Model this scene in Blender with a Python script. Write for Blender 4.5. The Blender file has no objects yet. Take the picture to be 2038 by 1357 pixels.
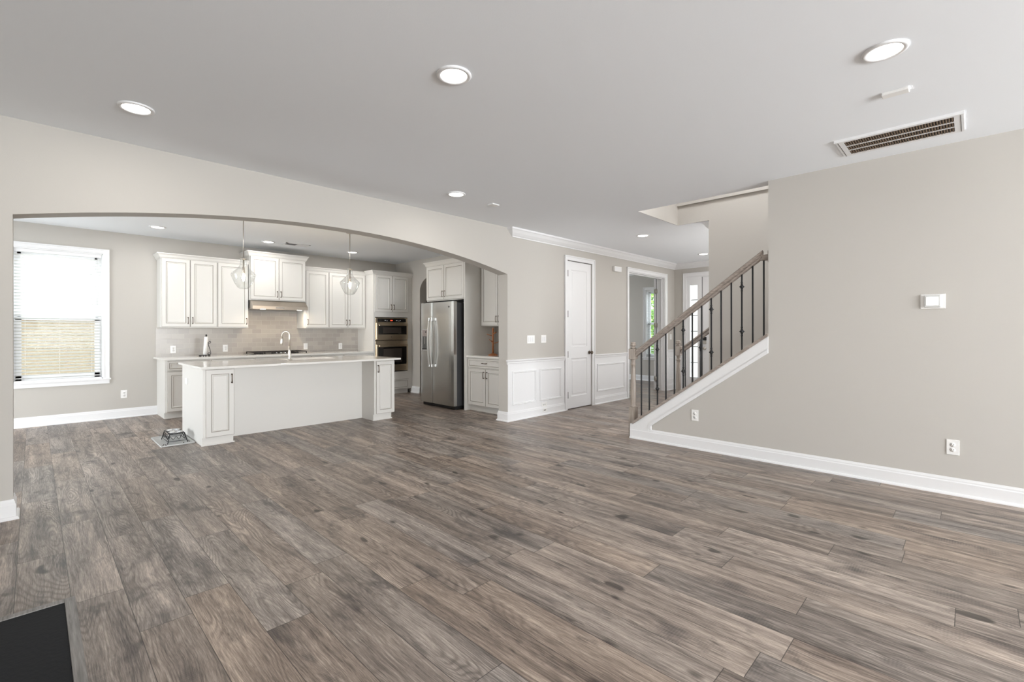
import bpy, bmesh, math, random
from mathutils import Vector, Matrix
random.seed(7)
PI = math.pi
C = bpy.context.scene.collection
sc = bpy.context.scene

# ------------------------------------------------------------------ camera, world, light, exposure
def lin(c):
    return tuple(((v/255)/12.92 if v/255 <= .04045 else ((v/255+.055)/1.055)**2.4) for v in c)
YAW = .77588; ROLL = -.00114; CAMH = 1.279
F = Vector((math.cos(YAW), math.sin(YAW), 0)); R0 = Vector((math.sin(YAW), -math.cos(YAW), 0)); U0 = Vector((0, 0, 1))
Rv = math.cos(ROLL)*R0 + math.sin(ROLL)*U0; Uv = math.cos(ROLL)*U0 - math.sin(ROLL)*R0
cam = bpy.data.cameras.new('camera'); camo = bpy.data.objects.new('camera', cam); C.objects.link(camo)
cam.sensor_width = 36; cam.lens = 934.05/2038*36; cam.shift_y = -(678.5-658.67)/2038; cam.clip_start = .02
M = Matrix((Rv, Uv, -F)).transposed().to_4x4(); M.translation = Vector((0, 0, CAMH)); camo.matrix_world = M
sc.camera = camo

w = bpy.data.worlds.new('sky'); sc.world = w; w.use_nodes = True
wn = w.node_tree; bg = wn.nodes['Background']
tc = wn.nodes.new('ShaderNodeTexCoord'); sx = wn.nodes.new('ShaderNodeSeparateXYZ'); rp = wn.nodes.new('ShaderNodeValToRGB')
wn.links.new(tc.outputs['Generated'], sx.inputs[0]); wn.links.new(sx.outputs['Z'], rp.inputs[0]); wn.links.new(rp.outputs[0], bg.inputs['Color'])
rp.color_ramp.elements[0].position = .0; rp.color_ramp.elements[0].color = (1, 1, .98, 1)
rp.color_ramp.elements[1].position = .7; rp.color_ramp.elements[1].color = (.72, .85, 1, 1)
bg.inputs['Strength'].default_value = 5.5

sc.view_settings.view_transform = 'Standard'; sc.view_settings.look = 'None'
sc.view_settings.exposure = 0.12; sc.view_settings.gamma = 1.0; sc.view_settings.use_curve_mapping = False
sc.cycles.max_bounces = 10; sc.cycles.diffuse_bounces = 6; sc.cycles.glossy_bounces = 4
sc.cycles.transparent_max_bounces = 12; sc.cycles.transmission_bounces = 6
sc.cycles.caustics_reflective = False; sc.cycles.caustics_refractive = False
sc.cycles.sample_clamp_indirect = 4; sc.cycles.use_denoising = True

def area(name, loc, direction, sx_, sy_, power, col=(1, 1, 1)):
    l = bpy.data.lights.new(name, 'AREA'); l.shape = 'RECTANGLE'; l.size = sx_; l.size_y = sy_; l.energy = power; l.color = col
    o = bpy.data.objects.new(name, l); C.objects.link(o); o.location = loc
    o.rotation_euler = Vector(direction).to_track_quat('-Z', 'Z').to_euler(); return o
COOL = (.90, .96, 1.0)
# daylight through the windows the photograph does not show (they stand in openings of the rear and breakfast walls; foyer and stairwell fills are added)
area('daylight_rear', (1.9, -6.9, 1.35), (-.05, 1, .85), 4.6, 2.0, 840, (.93, .97, 1))
area('daylight_breakfast', (-3.1, 6.9, 1.0), (1, 0, 1.0), 3.0, 1.7, 95, COOL)
area('foyer_fill', (8.1, 1.05, 1.5), (-.1, 1, 1.3), 2.4, 1.6, 45, (1, .98, .96))  # added fill that brightens the foyer, set at an added opening
area('stairwell_fill', (5.4, 1.5, 5.0), (.3, -.25, -1), .3, 2.2, 85, (.97, .98, 1))  # added fill inside the closed shaft, brightens the far stairwell wall
area('daylight_office', (10.4, 8.35, 1.5), (0, -1, 0), 1.6, 1.6, 20, COOL)

# ------------------------------------------------------------------ materials
def mat(name, rgb, rough=.5, metal=0., spec=.5, emit=None, estr=0., bump=0., bscale=200., trans=0., coat=0.):
    m = bpy.data.materials.new(name); m.use_nodes = True; nt = m.node_tree; b = nt.nodes['Principled BSDF']
    b.inputs['Base Color'].default_value = (*lin(rgb), 1); b.inputs['Roughness'].default_value = rough
    b.inputs['Metallic'].default_value = metal; b.inputs['Specular IOR Level'].default_value = spec
    b.inputs['Coat Weight'].default_value = coat
    if trans: b.inputs['Transmission Weight'].default_value = trans
    if emit: b.inputs['Emission Color'].default_value = (*lin(emit), 1); b.inputs['Emission Strength'].default_value = estr
    n = nt.nodes.new('ShaderNodeTexNoise'); n.inputs['Scale'].default_value = bscale; n.inputs['Detail'].default_value = 2
    t = nt.nodes.new('ShaderNodeTexCoord'); nt.links.new(t.outputs['Object'], n.inputs['Vector'])
    if bump:
        bp = nt.nodes.new('ShaderNodeBump'); bp.inputs['Strength'].default_value = bump; bp.inputs['Distance'].default_value = .002
        nt.links.new(n.outputs['Fac'], bp.inputs['Height']); nt.links.new(bp.outputs['Normal'], b.inputs['Normal'])
    else:
        mr = nt.nodes.new('ShaderNodeMapRange'); mr.inputs['To Min'].default_value = max(0, rough-.02); mr.inputs['To Max'].default_value = rough+.02
        nt.links.new(n.outputs['Fac'], mr.inputs['Value']); nt.links.new(mr.outputs[0], b.inputs['Roughness'])
    return m
WALL = mat('wall_paint', (192, 188, 182), .85, bump=.15, bscale=260)
KWALL = WALL
CEIL = mat('ceiling_paint', (243, 246, 250), .9, bump=.15, bscale=260)
TRIM = mat('trim_white', (234, 234, 235), .42, bump=.03, bscale=40)
CAB = mat('cabinet_white', (225, 223, 219), .4, bump=.02, bscale=40)
GLAZE = mat('glaze_line', (158, 150, 142), .5)
NICKEL = mat('dark_nickel', (112, 100, 90), .32, metal=.9)
HINGEM = mat('aged_hinge_metal', (120, 114, 108), .5, metal=.4)
SNICK = mat('satin_nickel', (196, 190, 182), .3, metal=.9)
QUARTZ = mat('white_quartz', (238, 236, 232), .09, spec=.6)
PLASTIC = mat('white_plastic', (240, 239, 237), .35)
SLOT = mat('socket_slot', (60, 58, 56), .6)
BLACK = mat('black_plastic', (24, 24, 25), .4)
IRON = mat('black_iron', (34, 34, 36), .45, metal=.3)
IRONG = mat('cast_iron', (40, 34, 30), .5, metal=.2)
BLKGLASS = mat('oven_glass', (22, 20, 19), .06, spec=.7)
WIND = mat('oven_window', (62, 56, 52), .12, spec=.6)
STEELW = mat('oven_steel', (208, 192, 168), .28, metal=.95)
DGREY = mat('fridge_side', (78, 78, 80), .5, metal=.3, bump=.3, bscale=300)
BULBM = mat('filament_glow', (255, 220, 170), .5, emit=(255, 196, 120), estr=28)
LENS = mat('lamp_lens', (255, 252, 245), .5, emit=(255, 249, 240), estr=7)
LEDR = mat('display_red', (220, 60, 40), .5, emit=(255, 70, 40), estr=2)
LEDW = mat('display_white', (190, 190, 190), .5, emit=(200, 200, 200), estr=.7)
PAPER = mat('paper_white', (242, 241, 240), .9)
SLATE = mat('hearth_slate', (27, 29, 32), .75, spec=.25, bump=.6, bscale=60)
TRAY = mat('grey_tray', (186, 186, 184), .5)
STONE = mat('filter_brown', (120, 102, 84), .9)
VENTD = mat('vent_dark', (66, 58, 50), .8)
VENTG = mat('register_grey', (128, 128, 130), .8)
KIB = mat('kibble_brown', (60, 48, 40), .8)
GRASS = mat('lawn', (96, 118, 62), 1, bump=1, bscale=30)
CONC = mat('ground_outside', (170, 165, 155), 1)
SHIN = mat('chrome_steel', (225, 225, 225), .14, metal=1)

def brushed(name, rgb, rough=.3, vertical=True):
    m = mat(name, rgb, rough, metal=1.); nt = m.node_tree; b = nt.nodes['Principled BSDF']
    t = nt.nodes.new('ShaderNodeTexCoord'); mp = nt.nodes.new('ShaderNodeMapping')
    mp.inputs['Scale'].default_value = (2, 2, 400) if vertical else (3, 400, 400)
    n = nt.nodes.new('ShaderNodeTexNoise'); n.inputs['Scale'].default_value = 1; n.inputs['Detail'].default_value = 3
    nt.links.new(t.outputs['Object'], mp.inputs[0]); nt.links.new(mp.outputs[0], n.inputs['Vector'])
    bp = nt.nodes.new('ShaderNodeBump'); bp.inputs['Strength'].default_value = .05; bp.inputs['Distance'].default_value = .001
    nt.links.new(n.outputs['Fac'], bp.inputs['Height']); nt.links.new(bp.outputs['Normal'], b.inputs['Normal'])
    return m
STEEL = brushed('stainless_steel', (196, 196, 194), .24)
HANDM = mat('handle_steel', (222, 222, 220), .34, metal=1)
STEELH = brushed('hood_steel', (196, 186, 174), .28)

def glass_mat(name, tint=(1, 1, 1), fac=.10, rough=.02):
    m = bpy.data.materials.new(name); m.use_nodes = True; nt = m.node_tree; nt.nodes.clear()
    o = nt.nodes.new('ShaderNodeOutputMaterial'); mx = nt.nodes.new('ShaderNodeMixShader')
    t = nt.nodes.new('ShaderNodeBsdfTransparent'); t.inputs[0].default_value = (*tint, 1)
    g = nt.nodes.new('ShaderNodeBsdfGlossy'); g.inputs['Roughness'].default_value = rough
    lw = nt.nodes.new('ShaderNodeLayerWeight'); lw.inputs['Blend'].default_value = .35
    mr = nt.nodes.new('ShaderNodeMapRange'); mr.inputs['To Min'].default_value = fac*.4; mr.inputs['To Max'].default_value = fac*6 if fac*6 < 1 else 1
    nt.links.new(lw.outputs['Facing'], mr.inputs['Value']); nt.links.new(mr.outputs[0], mx.inputs[0])
    nt.links.new(t.outputs[0], mx.inputs[1]); nt.links.new(g.outputs[0], mx.inputs[2]); nt.links.new(mx.outputs[0], o.inputs[0])
    return m
PANE = glass_mat('window_glass', (.97, .99, .98), .008)
SCREEN = glass_mat('insect_screen', (.62, .62, .60), .01, .5)
LAMPG = glass_mat('lamp_glass', (.95, .96, .955), .09)

def slat_mat():
    m = bpy.data.materials.new('blind_slat'); m.use_nodes = True; nt = m.node_tree; b = nt.nodes['Principled BSDF']
    b.inputs['Base Color'].default_value = (*lin((245, 245, 243)), 1); b.inputs['Roughness'].default_value = .5
    o = nt.nodes['Material Output']; tr = nt.nodes.new('ShaderNodeBsdfTranslucent'); tr.inputs[0].default_value = (.9, .9, .88, 1)
    n = nt.nodes.new('ShaderNodeTexNoise'); n.inputs['Scale'].default_value = 20
    mr = nt.nodes.new('ShaderNodeMapRange'); mr.inputs['To Min'].default_value = .18; mr.inputs['To Max'].default_value = .22
    mx = nt.nodes.new('ShaderNodeMixShader'); nt.links.new(n.outputs[0], mr.inputs[0]); nt.links.new(mr.outputs[0], mx.inputs[0])
    nt.links.new(b.outputs[0], mx.inputs[1]); nt.links.new(tr.outputs[0], mx.inputs[2]); nt.links.new(mx.outputs[0], o.inputs[0]); return m
SLAT = slat_mat()

class NG:                                                    # tiny helper for node maths
    def __init__(s, nt): s.nt = nt
    def m(s, op, a, b=None, c=None):
        n = s.nt.nodes.new('ShaderNodeMath'); n.operation = op
        for i, v in enumerate((a, b, c)):
            if v is None: continue
            if isinstance(v, (int, float)): n.inputs[i].default_value = v
            else: s.nt.links.new(v, n.inputs[i])
        return n.outputs[0]
    def xyz(s, a, b, c):
        n = s.nt.nodes.new('ShaderNodeCombineXYZ')
        for i, v in enumerate((a, b, c)):
            if isinstance(v, (int, float)): n.inputs[i].default_value = v
            else: s.nt.links.new(v, n.inputs[i])
        return n.outputs[0]
    def noise(s, vec, scale=1, detail=3, rough=.5, dist=0):
        n = s.nt.nodes.new('ShaderNodeTexNoise'); n.inputs['Scale'].default_value = scale; n.inputs['Detail'].default_value = detail
        n.inputs['Roughness'].default_value = rough; n.inputs['Distortion'].default_value = dist
        s.nt.links.new(vec, n.inputs['Vector']); return n.outputs['Fac']
    def ramp(s, v, stops):
        n = s.nt.nodes.new('ShaderNodeValToRGB'); cr = n.color_ramp
        while len(cr.elements) < len(stops): cr.elements.new(.5)
        for e, (p, c) in zip(cr.elements, stops): e.position = p; e.color = (*c, 1)
        s.nt.links.new(v, n.inputs[0]); return n.outputs[0]
    def mix(s, f, a, b, mode='MIX'):
        n = s.nt.nodes.new('ShaderNodeMix'); n.data_type = 'RGBA'; n.blend_type = mode
        for i, v in ((0, f), (6, a), (7, b)):
            if isinstance(v, (int, float)): n.inputs[i].default_value = v
            elif isinstance(v, tuple): n.inputs[i].default_value = (*v, 1)
            else: s.nt.links.new(v, n.inputs[i])
        return n.outputs[2]

def floor_mat():
    m = bpy.data.materials.new('plank_floor'); m.use_nodes = True; nt = m.node_tree; b = nt.nodes['Principled BSDF']; g = NG(nt)
    t = nt.nodes.new('ShaderNodeTexCoord'); sp = nt.nodes.new('ShaderNodeSeparateXYZ'); nt.links.new(t.outputs['Object'], sp.inputs[0])
    X, Y = sp.outputs[0], sp.outputs[1]
    W, L = .19, 1.28
    u = g.m('DIVIDE', g.m('ADD', X, .065+19), W); row = g.m('FLOOR', u); fu = g.m('FRACT', u)
    wn1 = nt.nodes.new('ShaderNodeTexWhiteNoise'); wn1.noise_dimensions = '1D'; nt.links.new(row, wn1.inputs['W'])
    v = g.m('ADD', g.m('DIVIDE', Y, L), g.m('MULTIPLY', wn1.outputs['Value'], 9.)); col = g.m('FLOOR', v); fv = g.m('FRACT', v)
    wn2 = nt.nodes.new('ShaderNodeTexWhiteNoise'); wn2.noise_dimensions = '2D'; nt.links.new(g.xyz(row, col, 0), wn2.inputs['Vector'])
    r = wn2.outputs['Value']; sc3 = nt.nodes.new('ShaderNodeSeparateColor'); nt.links.new(wn2.outputs['Color'], sc3.inputs[0]); r2 = sc3.outputs[1]; r3 = sc3.outputs[2]
    z = g.m('MULTIPLY', r, 57.)
    warp = g.noise(g.xyz(g.m('MULTIPLY', X, 3.), g.m('MULTIPLY', Y, 2.2), z), 1, 2)
    wx = g.m('ADD', X, g.m('MULTIPLY', g.m('SUBTRACT', warp, .5), .04))
    fine = g.noise(g.xyz(g.m('MULTIPLY', wx, 210.), g.m('MULTIPLY', Y, 9.), z), 1, 5, .7)
    broad = g.noise(g.xyz(g.m('MULTIPLY', wx, 17.), g.m('MULTIPLY', Y, 1.1), z), 1, 4, .6)
    fig = g.noise(g.xyz(g.m('MULTIPLY', wx, 7.0), g.m('MULTIPLY', Y, .95), g.m('ADD', z, 11.)), 1, 1.2, .4)
    rings = g.m('ADD', g.m('MULTIPLY', g.m('SINE', g.m('MULTIPLY', fig, 170.)), .5), .5)
    fmask = nt.nodes.new('ShaderNodeMapRange'); fmask.inputs['From Min'].default_value = .42; fmask.inputs['From Max'].default_value = .60
    nt.links.new(g.noise(g.xyz(g.m('MULTIPLY', X, 4.), g.m('MULTIPLY', Y, 1.3), g.m('ADD', z, 91.)), 1, 2), fmask.inputs[0])
    blot = g.noise(g.xyz(g.m('MULTIPLY', X, 6.), g.m('MULTIPLY', Y, 2.6), g.m('ADD', z, 31.)), 1, 5, .62, .3)
    saw = g.m('ADD', g.m('MULTIPLY', g.m('SINE', g.m('MULTIPLY', Y, 520.)), .5), .5)
    knot = g.noise(g.xyz(g.m('MULTIPLY', X, 11.), g.m('MULTIPLY', Y, 5.), g.m('ADD', z, 71.)), 1, 1, .3)
    crack = g.noise(g.xyz(g.m('MULTIPLY', wx, 26.), g.m('MULTIPLY', Y, 2.), g.m('ADD', z, 5.)), 1, 4, .7, .6)
    base = g.ramp(g.m('ADD', g.m('MULTIPLY', broad, .5), g.m('MULTIPLY', fine, .5)),
                  [(.36, lin((84, 75, 70))), (.45, lin((130, 119, 111))), (.54, lin((162, 149, 139))), (.65, lin((202, 188, 176)))])
    c = g.mix(g.m('MULTIPLY', g.m('MULTIPLY', g.m('POWER', rings, 2.), g.m('ADD', .25, g.m('MULTIPLY', fmask.outputs[0], .75))), .56), base, lin((92, 82, 76)), 'MIX')
    bm_ = nt.nodes.new('ShaderNodeMapRange'); bm_.inputs['From Min'].default_value = .54; bm_.inputs['From Max'].default_value = .72; nt.links.new(blot, bm_.inputs[0])
    c = g.mix(g.m('MULTIPLY', bm_.outputs[0], .7), c, lin((70, 66, 66)))
    c = g.mix(g.m('MULTIPLY', g.m('MULTIPLY', bm_.outputs[0], saw), .35), c, lin((52, 48, 47)))
    km = nt.nodes.new('ShaderNodeMapRange'); km.inputs['From Min'].default_value = .72; km.inputs['From Max'].default_value = .78; nt.links.new(knot, km.inputs[0])
    c = g.mix(g.m('MULTIPLY', km.outputs[0], .8), c, lin((46, 41, 39)))
    ck = nt.nodes.new('ShaderNodeMapRange'); ck.inputs['From Min'].default_value = .64; ck.inputs['From Max'].default_value = .69; nt.links.new(crack, ck.inputs[0])
    c = g.mix(g.m('MULTIPLY', ck.outputs[0], .6), c, lin((52, 46, 44)))
    tone = g.m('ADD', .84, g.m('MULTIPLY', r2, .30))
    pores = g.noise(g.xyz(g.m('MULTIPLY', wx, 520.), g.m('MULTIPLY', Y, 26.), z), 1, 3, .7)
    tone = g.m('MULTIPLY', tone, g.m('ADD', .55, g.m('MULTIPLY', pores, .9)))
    hs = nt.nodes.new('ShaderNodeHueSaturation'); nt.links.new(c, hs.inputs['Color']); nt.links.new(tone, hs.inputs['Value'])
    nt.links.new(g.m('ADD', .75, g.m('MULTIPLY', r3, .5)), hs.inputs['Saturation'])
    eu = g.m('MINIMUM', fu, g.m('SUBTRACT', 1., fu)); ev = g.m('MINIMUM', fv, g.m('SUBTRACT', 1., fv))
    gap = g.m('MAXIMUM', g.m('LESS_THAN', eu, .0075), g.m('LESS_THAN', ev, .0013))
    c = g.mix(g.m('MULTIPLY', gap, .75), hs.outputs[0], lin((44, 40, 38)))
    nt.links.new(c, b.inputs['Base Color'])
    rr = nt.nodes.new('ShaderNodeMapRange'); rr.inputs['To Min'].default_value = .32; rr.inputs['To Max'].default_value = .44; nt.links.new(broad, rr.inputs[0])
    nt.links.new(rr.outputs[0], b.inputs['Roughness']); b.inputs['Specular IOR Level'].default_value = .24
    hgt = g.m('SUBTRACT', g.m('ADD', g.m('MULTIPLY', fine, .5), g.m('MULTIPLY', rings, .2)), g.m('MULTIPLY', gap, 1.5))
    bp = nt.nodes.new('ShaderNodeBump'); bp.inputs['Strength'].default_value = .25; bp.inputs['Distance'].default_value = .002
    nt.links.new(hgt, bp.inputs['Height']); nt.links.new(bp.outputs[0], b.inputs['Normal'])
    return m
FLOORM = floor_mat()

def wood_mat(name, dark, light, axis=2, rough=.45):
    m = bpy.data.materials.new(name); m.use_nodes = True; nt = m.node_tree; b = nt.nodes['Principled BSDF']; g = NG(nt)
    t = nt.nodes.new('ShaderNodeTexCoord'); mp = nt.nodes.new('ShaderNodeMapping'); s = [90, 90, 90]; s[axis] = 5
    mp.inputs['Scale'].default_value = s; nt.links.new(t.outputs['Object'], mp.inputs[0])
    c = g.ramp(g.noise(mp.outputs[0], 1, 4, .6, .4), [(.3, lin(dark)), (.7, lin(light))])
    nt.links.new(c, b.inputs['Base Color']); b.inputs['Roughness'].default_value = rough; return m
RAILW = wood_mat('grey_stained_wood', (134, 123, 114), (178, 167, 156), 2)
RAILH = wood_mat('grey_stained_wood_rail', (124, 113, 105), (170, 158, 148), 1)
HEARTHW = wood_mat('hearth_frame_wood', (96, 92, 90), (150, 145, 141), 1)
PINE = wood_mat('mug_tree_wood', (140, 84, 48), (188, 122, 78), 2)

def tile_mat(name, use_y=False):
    m = bpy.data.materials.new(name); m.use_nodes = True; nt = m.node_tree; b = nt.nodes['Principled BSDF']; g = NG(nt)
    t = nt.nodes.new('ShaderNodeTexCoord'); sp = nt.nodes.new('ShaderNodeSeparateXYZ'); nt.links.new(t.outputs['Object'], sp.inputs[0])
    v = g.xyz(sp.outputs[1 if use_y else 0], sp.outputs[2], 0)
    br = nt.nodes.new('ShaderNodeTexBrick'); nt.links.new(v, br.inputs['Vector']); br.inputs['Scale'].default_value = 1
    br.inputs['Brick Width'].default_value = .153; br.inputs['Row Height'].default_value = .0775; br.inputs['Mortar Size'].default_value = .0016
    br.inputs['Mortar Smooth'].default_value = .2
    br.inputs['Color1'].default_value = (*lin((166, 160, 154)), 1); br.inputs['Color2'].default_value = (*lin((178, 172, 165)), 1); br.inputs['Mortar'].default_value = (*lin((192, 186, 180)), 1)
    nt.links.new(br.outputs[0], b.inputs['Base Color']); b.inputs['Roughness'].default_value = .26
    bp = nt.nodes.new('ShaderNodeBump'); bp.inputs['Strength'].default_value = .3; bp.inputs['Distance'].default_value = .002; bp.invert = True
    nt.links.new(br.outputs['Fac'], bp.inputs['Height']); nt.links.new(bp.outputs[0], b.inputs['Normal']); return m
TILE = tile_mat('backsplash_tile'); TILEY = tile_mat('backsplash_tile_side', True)

def siding_mat():
    m = bpy.data.materials.new('neighbour_siding'); m.use_nodes = True; nt = m.node_tree; b = nt.nodes['Principled BSDF']; g = NG(nt)
    t = nt.nodes.new('ShaderNodeTexCoord'); sp = nt.nodes.new('ShaderNodeSeparateXYZ'); nt.links.new(t.outputs['Object'], sp.inputs[0])
    f = g.m('FRACT', g.m('MULTIPLY', sp.outputs[2], 7.5)); c = g.mix(g.m('LESS_THAN', f, .08), lin((248, 224, 196)), lin((204, 184, 158)))
    nt.links.new(c, b.inputs['Base Color']); b.inputs['Roughness'].default_value = .8; return m
SIDING = siding_mat()
def leaf_mat():
    m = bpy.data.materials.new('leaf_green'); m.use_nodes = True; nt = m.node_tree; b = nt.nodes['Principled BSDF']; g = NG(nt)
    t = nt.nodes.new('ShaderNodeTexCoord')
    c = g.ramp(g.noise(t.outputs['Object'], 9, 3), [(.35, lin((60, 100, 30))), (.55, lin((130, 175, 60))), (.7, lin((205, 225, 120)))])
    nt.links.new(c, b.inputs['Base Color']); b.inputs['Roughness'].default_value = .6; return m
LEAF = leaf_mat()

# ------------------------------------------------------------------ mesh builder
class MB:
    def __init__(s): s.bm = bmesh.new(); s.mats = []; s.cur = 0
    def mat(s, m):
        if m not in s.mats: s.mats.append(m)
        s.cur = s.mats.index(m); return s
    def face(s, pts):
        vs = [s.bm.verts.new(p) for p in pts]
        f = s.bm.faces.new(vs); f.material_index = s.cur; return f
    def box(s, x0, x1, y0, y1, z0, z1, bev=0):
        if x0 > x1: x0, x1 = x1, x0
        if y0 > y1: y0, y1 = y1, y0
        if z0 > z1: z0, z1 = z1, z0
        v = [s.bm.verts.new((x, y, z)) for x in (x0, x1) for y in (y0, y1) for z in (z0, z1)]
        fs = [s.bm.faces.new([v[i] for i in q]) for q in ((0, 1, 3, 2), (4, 6, 7, 5), (0, 4, 5, 1), (2, 3, 7, 6), (0, 2, 6, 4), (1, 5, 7, 3))]
        for f in fs: f.material_index = s.cur
        if bev:
            es = list({e for f in fs for e in f.edges})
            r = bmesh.ops.bevel(s.bm, geom=es, offset=bev, segments=2, affect='EDGES', profile=.5)
            for f in r['faces']: f.material_index = s.cur
        return s
    def prism(s, pts, axis, a0, a1):                      # polygon in the two other axes, extruded along axis
        def P(p, a):
            q = list(p); q.insert(axis, a); return q
        v0 = [s.bm.verts.new(P(p, a0)) for p in pts]; v1 = [s.bm.verts.new(P(p, a1)) for p in pts]; n = len(pts)
        fs = [s.bm.faces.new(v0), s.bm.faces.new(v1[::-1])] + [s.bm.faces.new((v0[i], v1[i], v1[(i+1) % n], v0[(i+1) % n])) for i in range(n)]
        for f in fs: f.material_index = s.cur
        return s
    def loft(s, rings, close=True, cap=True, smooth=False):
        R = [[s.bm.verts.new(p) for p in r] for r in rings]; n = len(R[0])
        for a, b in zip(R, R[1:]):
            for i in range(n if close else n-1):
                f = s.bm.faces.new((a[i], a[(i+1) % n], b[(i+1) % n], b[i])); f.material_index = s.cur; f.smooth = smooth
        if cap and close:
            for r in (R[0], R[-1]):
                f = s.bm.faces.new(r); f.material_index = s.cur
        return s
    def lathe(s, prof, cx, cy, seg=24, axis=2, smooth=True, cap=True):
        rings = []
        for r, z in prof:
            ring = []
            for i in range(seg):
                a = 2*PI*i/seg; p = [cx+r*math.cos(a), cy+r*math.sin(a)]; p.insert(axis, z); ring.append(p)
            rings.append(ring)
        return s.loft(rings, True, cap, smooth)
    def tube(s, pts, r, seg=8, smooth=True):
        pts = [Vector(p) for p in pts]; rings = []; prev = None
        for i, p in enumerate(pts):
            d = (pts[min(i+1, len(pts)-1)] - pts[max(i-1, 0)]).normalized()
            a = prev if prev is not None else (Vector((0, 0, 1)) if abs(d.z) < .9 else Vector((1, 0, 0)))
            u = (a - d*a.dot(d)).normalized(); v = d.cross(u); prev = u
            rr = r[i] if isinstance(r, (list, tuple)) else r
            rings.append([p + (u*math.cos(2*PI*k/seg) + v*math.sin(2*PI*k/seg))*rr for k in range(seg)])
        return s.loft(rings, True, True, smooth)
    def run(s, prof, p0, p1, nrm, m0=0, m1=0):            # trim profile (out, z) swept p0 -> p1 on a wall with outward normal nrm
        p0 = Vector((*p0, 0)); p1 = Vector((*p1, 0)); n = Vector((*nrm, 0)).normalized()
        t = Vector((n.y, -n.x, 0)) if (p1-p0).length < 1e-6 else (p1-p0).normalized()
        a = [p0 + n*o - t*(m0*o) + Vector((0, 0, z)) for o, z in prof]; b = [p1 + n*o + t*(m1*o) + Vector((0, 0, z)) for o, z in prof]
        return s.loft([a, b])
    def build(s, name, parent=None, m=None, loc=None, rotz=0, fix=True):
        if fix: bmesh.ops.recalc_face_normals(s.bm, faces=s.bm.faces)
        me = bpy.data.meshes.new(name); s.bm.to_mesh(me); s.bm.free()
        for mm in (s.mats or [m or WALL]): me.materials.append(mm)
        o = bpy.data.objects.new(name, me); C.objects.link(o)
        if parent: o.parent = parent
        if loc: o.location = loc
        if rotz: o.rotation_euler[2] = rotz
        return o
def B(m): return MB().mat(m)
def tag(o, label, cat, group=None, kind=None):
    o['label'] = label; o['category'] = cat
    if group: o['group'] = group
    if kind: o['kind'] = kind
    return o
def thing(name, label, cat, loc=(0, 0, 0), rotz=0, group=None):
    o = bpy.data.objects.new(name, None); C.objects.link(o); o.location = loc; o.rotation_euler = (0, 0, rotz); o.empty_display_size = .1
    return tag(o, label, cat, group)
def struct(mb, name, label=None, cat=None):
    o = mb.build(name); o['kind'] = 'structure'
    o['label'] = label or name.replace('_', ' '); o['category'] = cat or name.split('_')[0]
    return o
def copy_tree(o, parent=None):
    c = o.copy(); C.objects.link(c); c.parent = parent
    for ch in [k for k in list(bpy.data.objects) if k.parent == o]: copy_tree(ch, c)
    return c

# ------------------------------------------------------------------ dimensions
A = 4.68; AK = 4.86           # arch wall front / kitchen faces
S = 5.015; SI = 5.18          # stair wall front / inner faces
K = 9.01; KR = 5.55; KL = -3.2
FX = 9.87; H = 2.74
YR = -7.0; XL = -.55
E_ = .15                      # outer wall thickness

# ------------------------------------------------------------------ floor, ceiling
struct(B(FLOORM).box(KL-.15, 11.05, YR-.15, K+.15, -.1, 0), 'floor', 'grey brown wood plank floor running through all rooms')
cm_ = B(CEIL)
cm_.box(KL-.15, SI, YR-.15, K+.15, H, H+.2); cm_.box(6.27, 11.2, YR-.15, 2.93, H, H+.2); cm_.box(6.26, 11.2, 2.93, K+.15, H, H+.2)
cm_.box(SI, 6.26, 2.93, K+.15, H, H+.2); cm_.box(SI, 6.26, YR-.15, -1.2, H, H+.2)
struct(cm_, 'ceiling', 'smooth pale ceiling with stairwell opening')

# ------------------------------------------------------------------ walls
def arch_z(x, x0=-.1, x1=4.68, zs=2.08, rise=.27):
    c = (x0+x1)/2; hw = (x1-x0)/2; R = (hw*hw+rise*rise)/(2*rise); return zs+rise-R+math.sqrt(R*R-(x-c)**2)
aw = B(WALL)
aw.box(KL, -.1, A, AK, 0, H)
N = 48; xs = [-.1+4.78*i/N for i in range(N+1)]
aw.prism([(x, arch_z(x)) for x in xs] + [(4.68, H), (-.1, H)], 1, A, AK)
aw.box(4.68, 6.045, A, AK, 0, H); aw.box(6.045, 6.73, A, AK, 2.43, H); aw.box(6.73, 7.95, A, AK, 0, H)
aw.box(7.95, 9.43, A, AK, 2.415, H); aw.box(9.43, FX+.15, A, AK, 0, H)
struct(aw, 'wall_arch', 'greige wall with wide segmental arch into the kitchen')
# stair side wall: full height part, triangular knee wall and the part above the ceiling hole
SL = .716
def capz(y): return .195 + (2.90-y)*SL
sw = B(WALL)
sw.box(S, SI, YR, 1.42, 0, H)
sw.prism([(1.42, 0), (2.90, 0), (2.90, capz(2.90)-.03), (1.42, capz(1.42)-.03)], 0, S, SI)
sw.box(S+.001, SI, -1.2, 2.92, H+.2, 5.3); sw.box(SI, 6.26, 2.92, 3.05, H+.001, 5.3)
struct(sw, 'wall_stairs', 'pale greige side wall beside and under the stairs')
fw = B(WALL)
fw.box(6.26, 6.38, -1.2, 2.49, 0, 5.3); fw.box(6.26, 6.38, 2.49, 2.92, H+.001, 5.3)
fw.prism([(2.49, 0), (2.90, 0), (2.90, capz(2.90)-.03), (2.49, capz(2.49)-.03)], 0, 6.26, 6.38)
struct(B(WALL).box(SI, 6.26, -1.35, -1.2, 0, 5.3), 'wall_stair_end', 'end wall at the top of the stairs')
struct(fw, 'wall_stairwell', 'greige far wall of the stairwell rising past the ceiling')
struct(B(CEIL).box(S, 6.5, -1.35, 3.1, 5.3, 5.4), 'ceiling_stairwell', 'upper ceiling over the stairwell')
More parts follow.
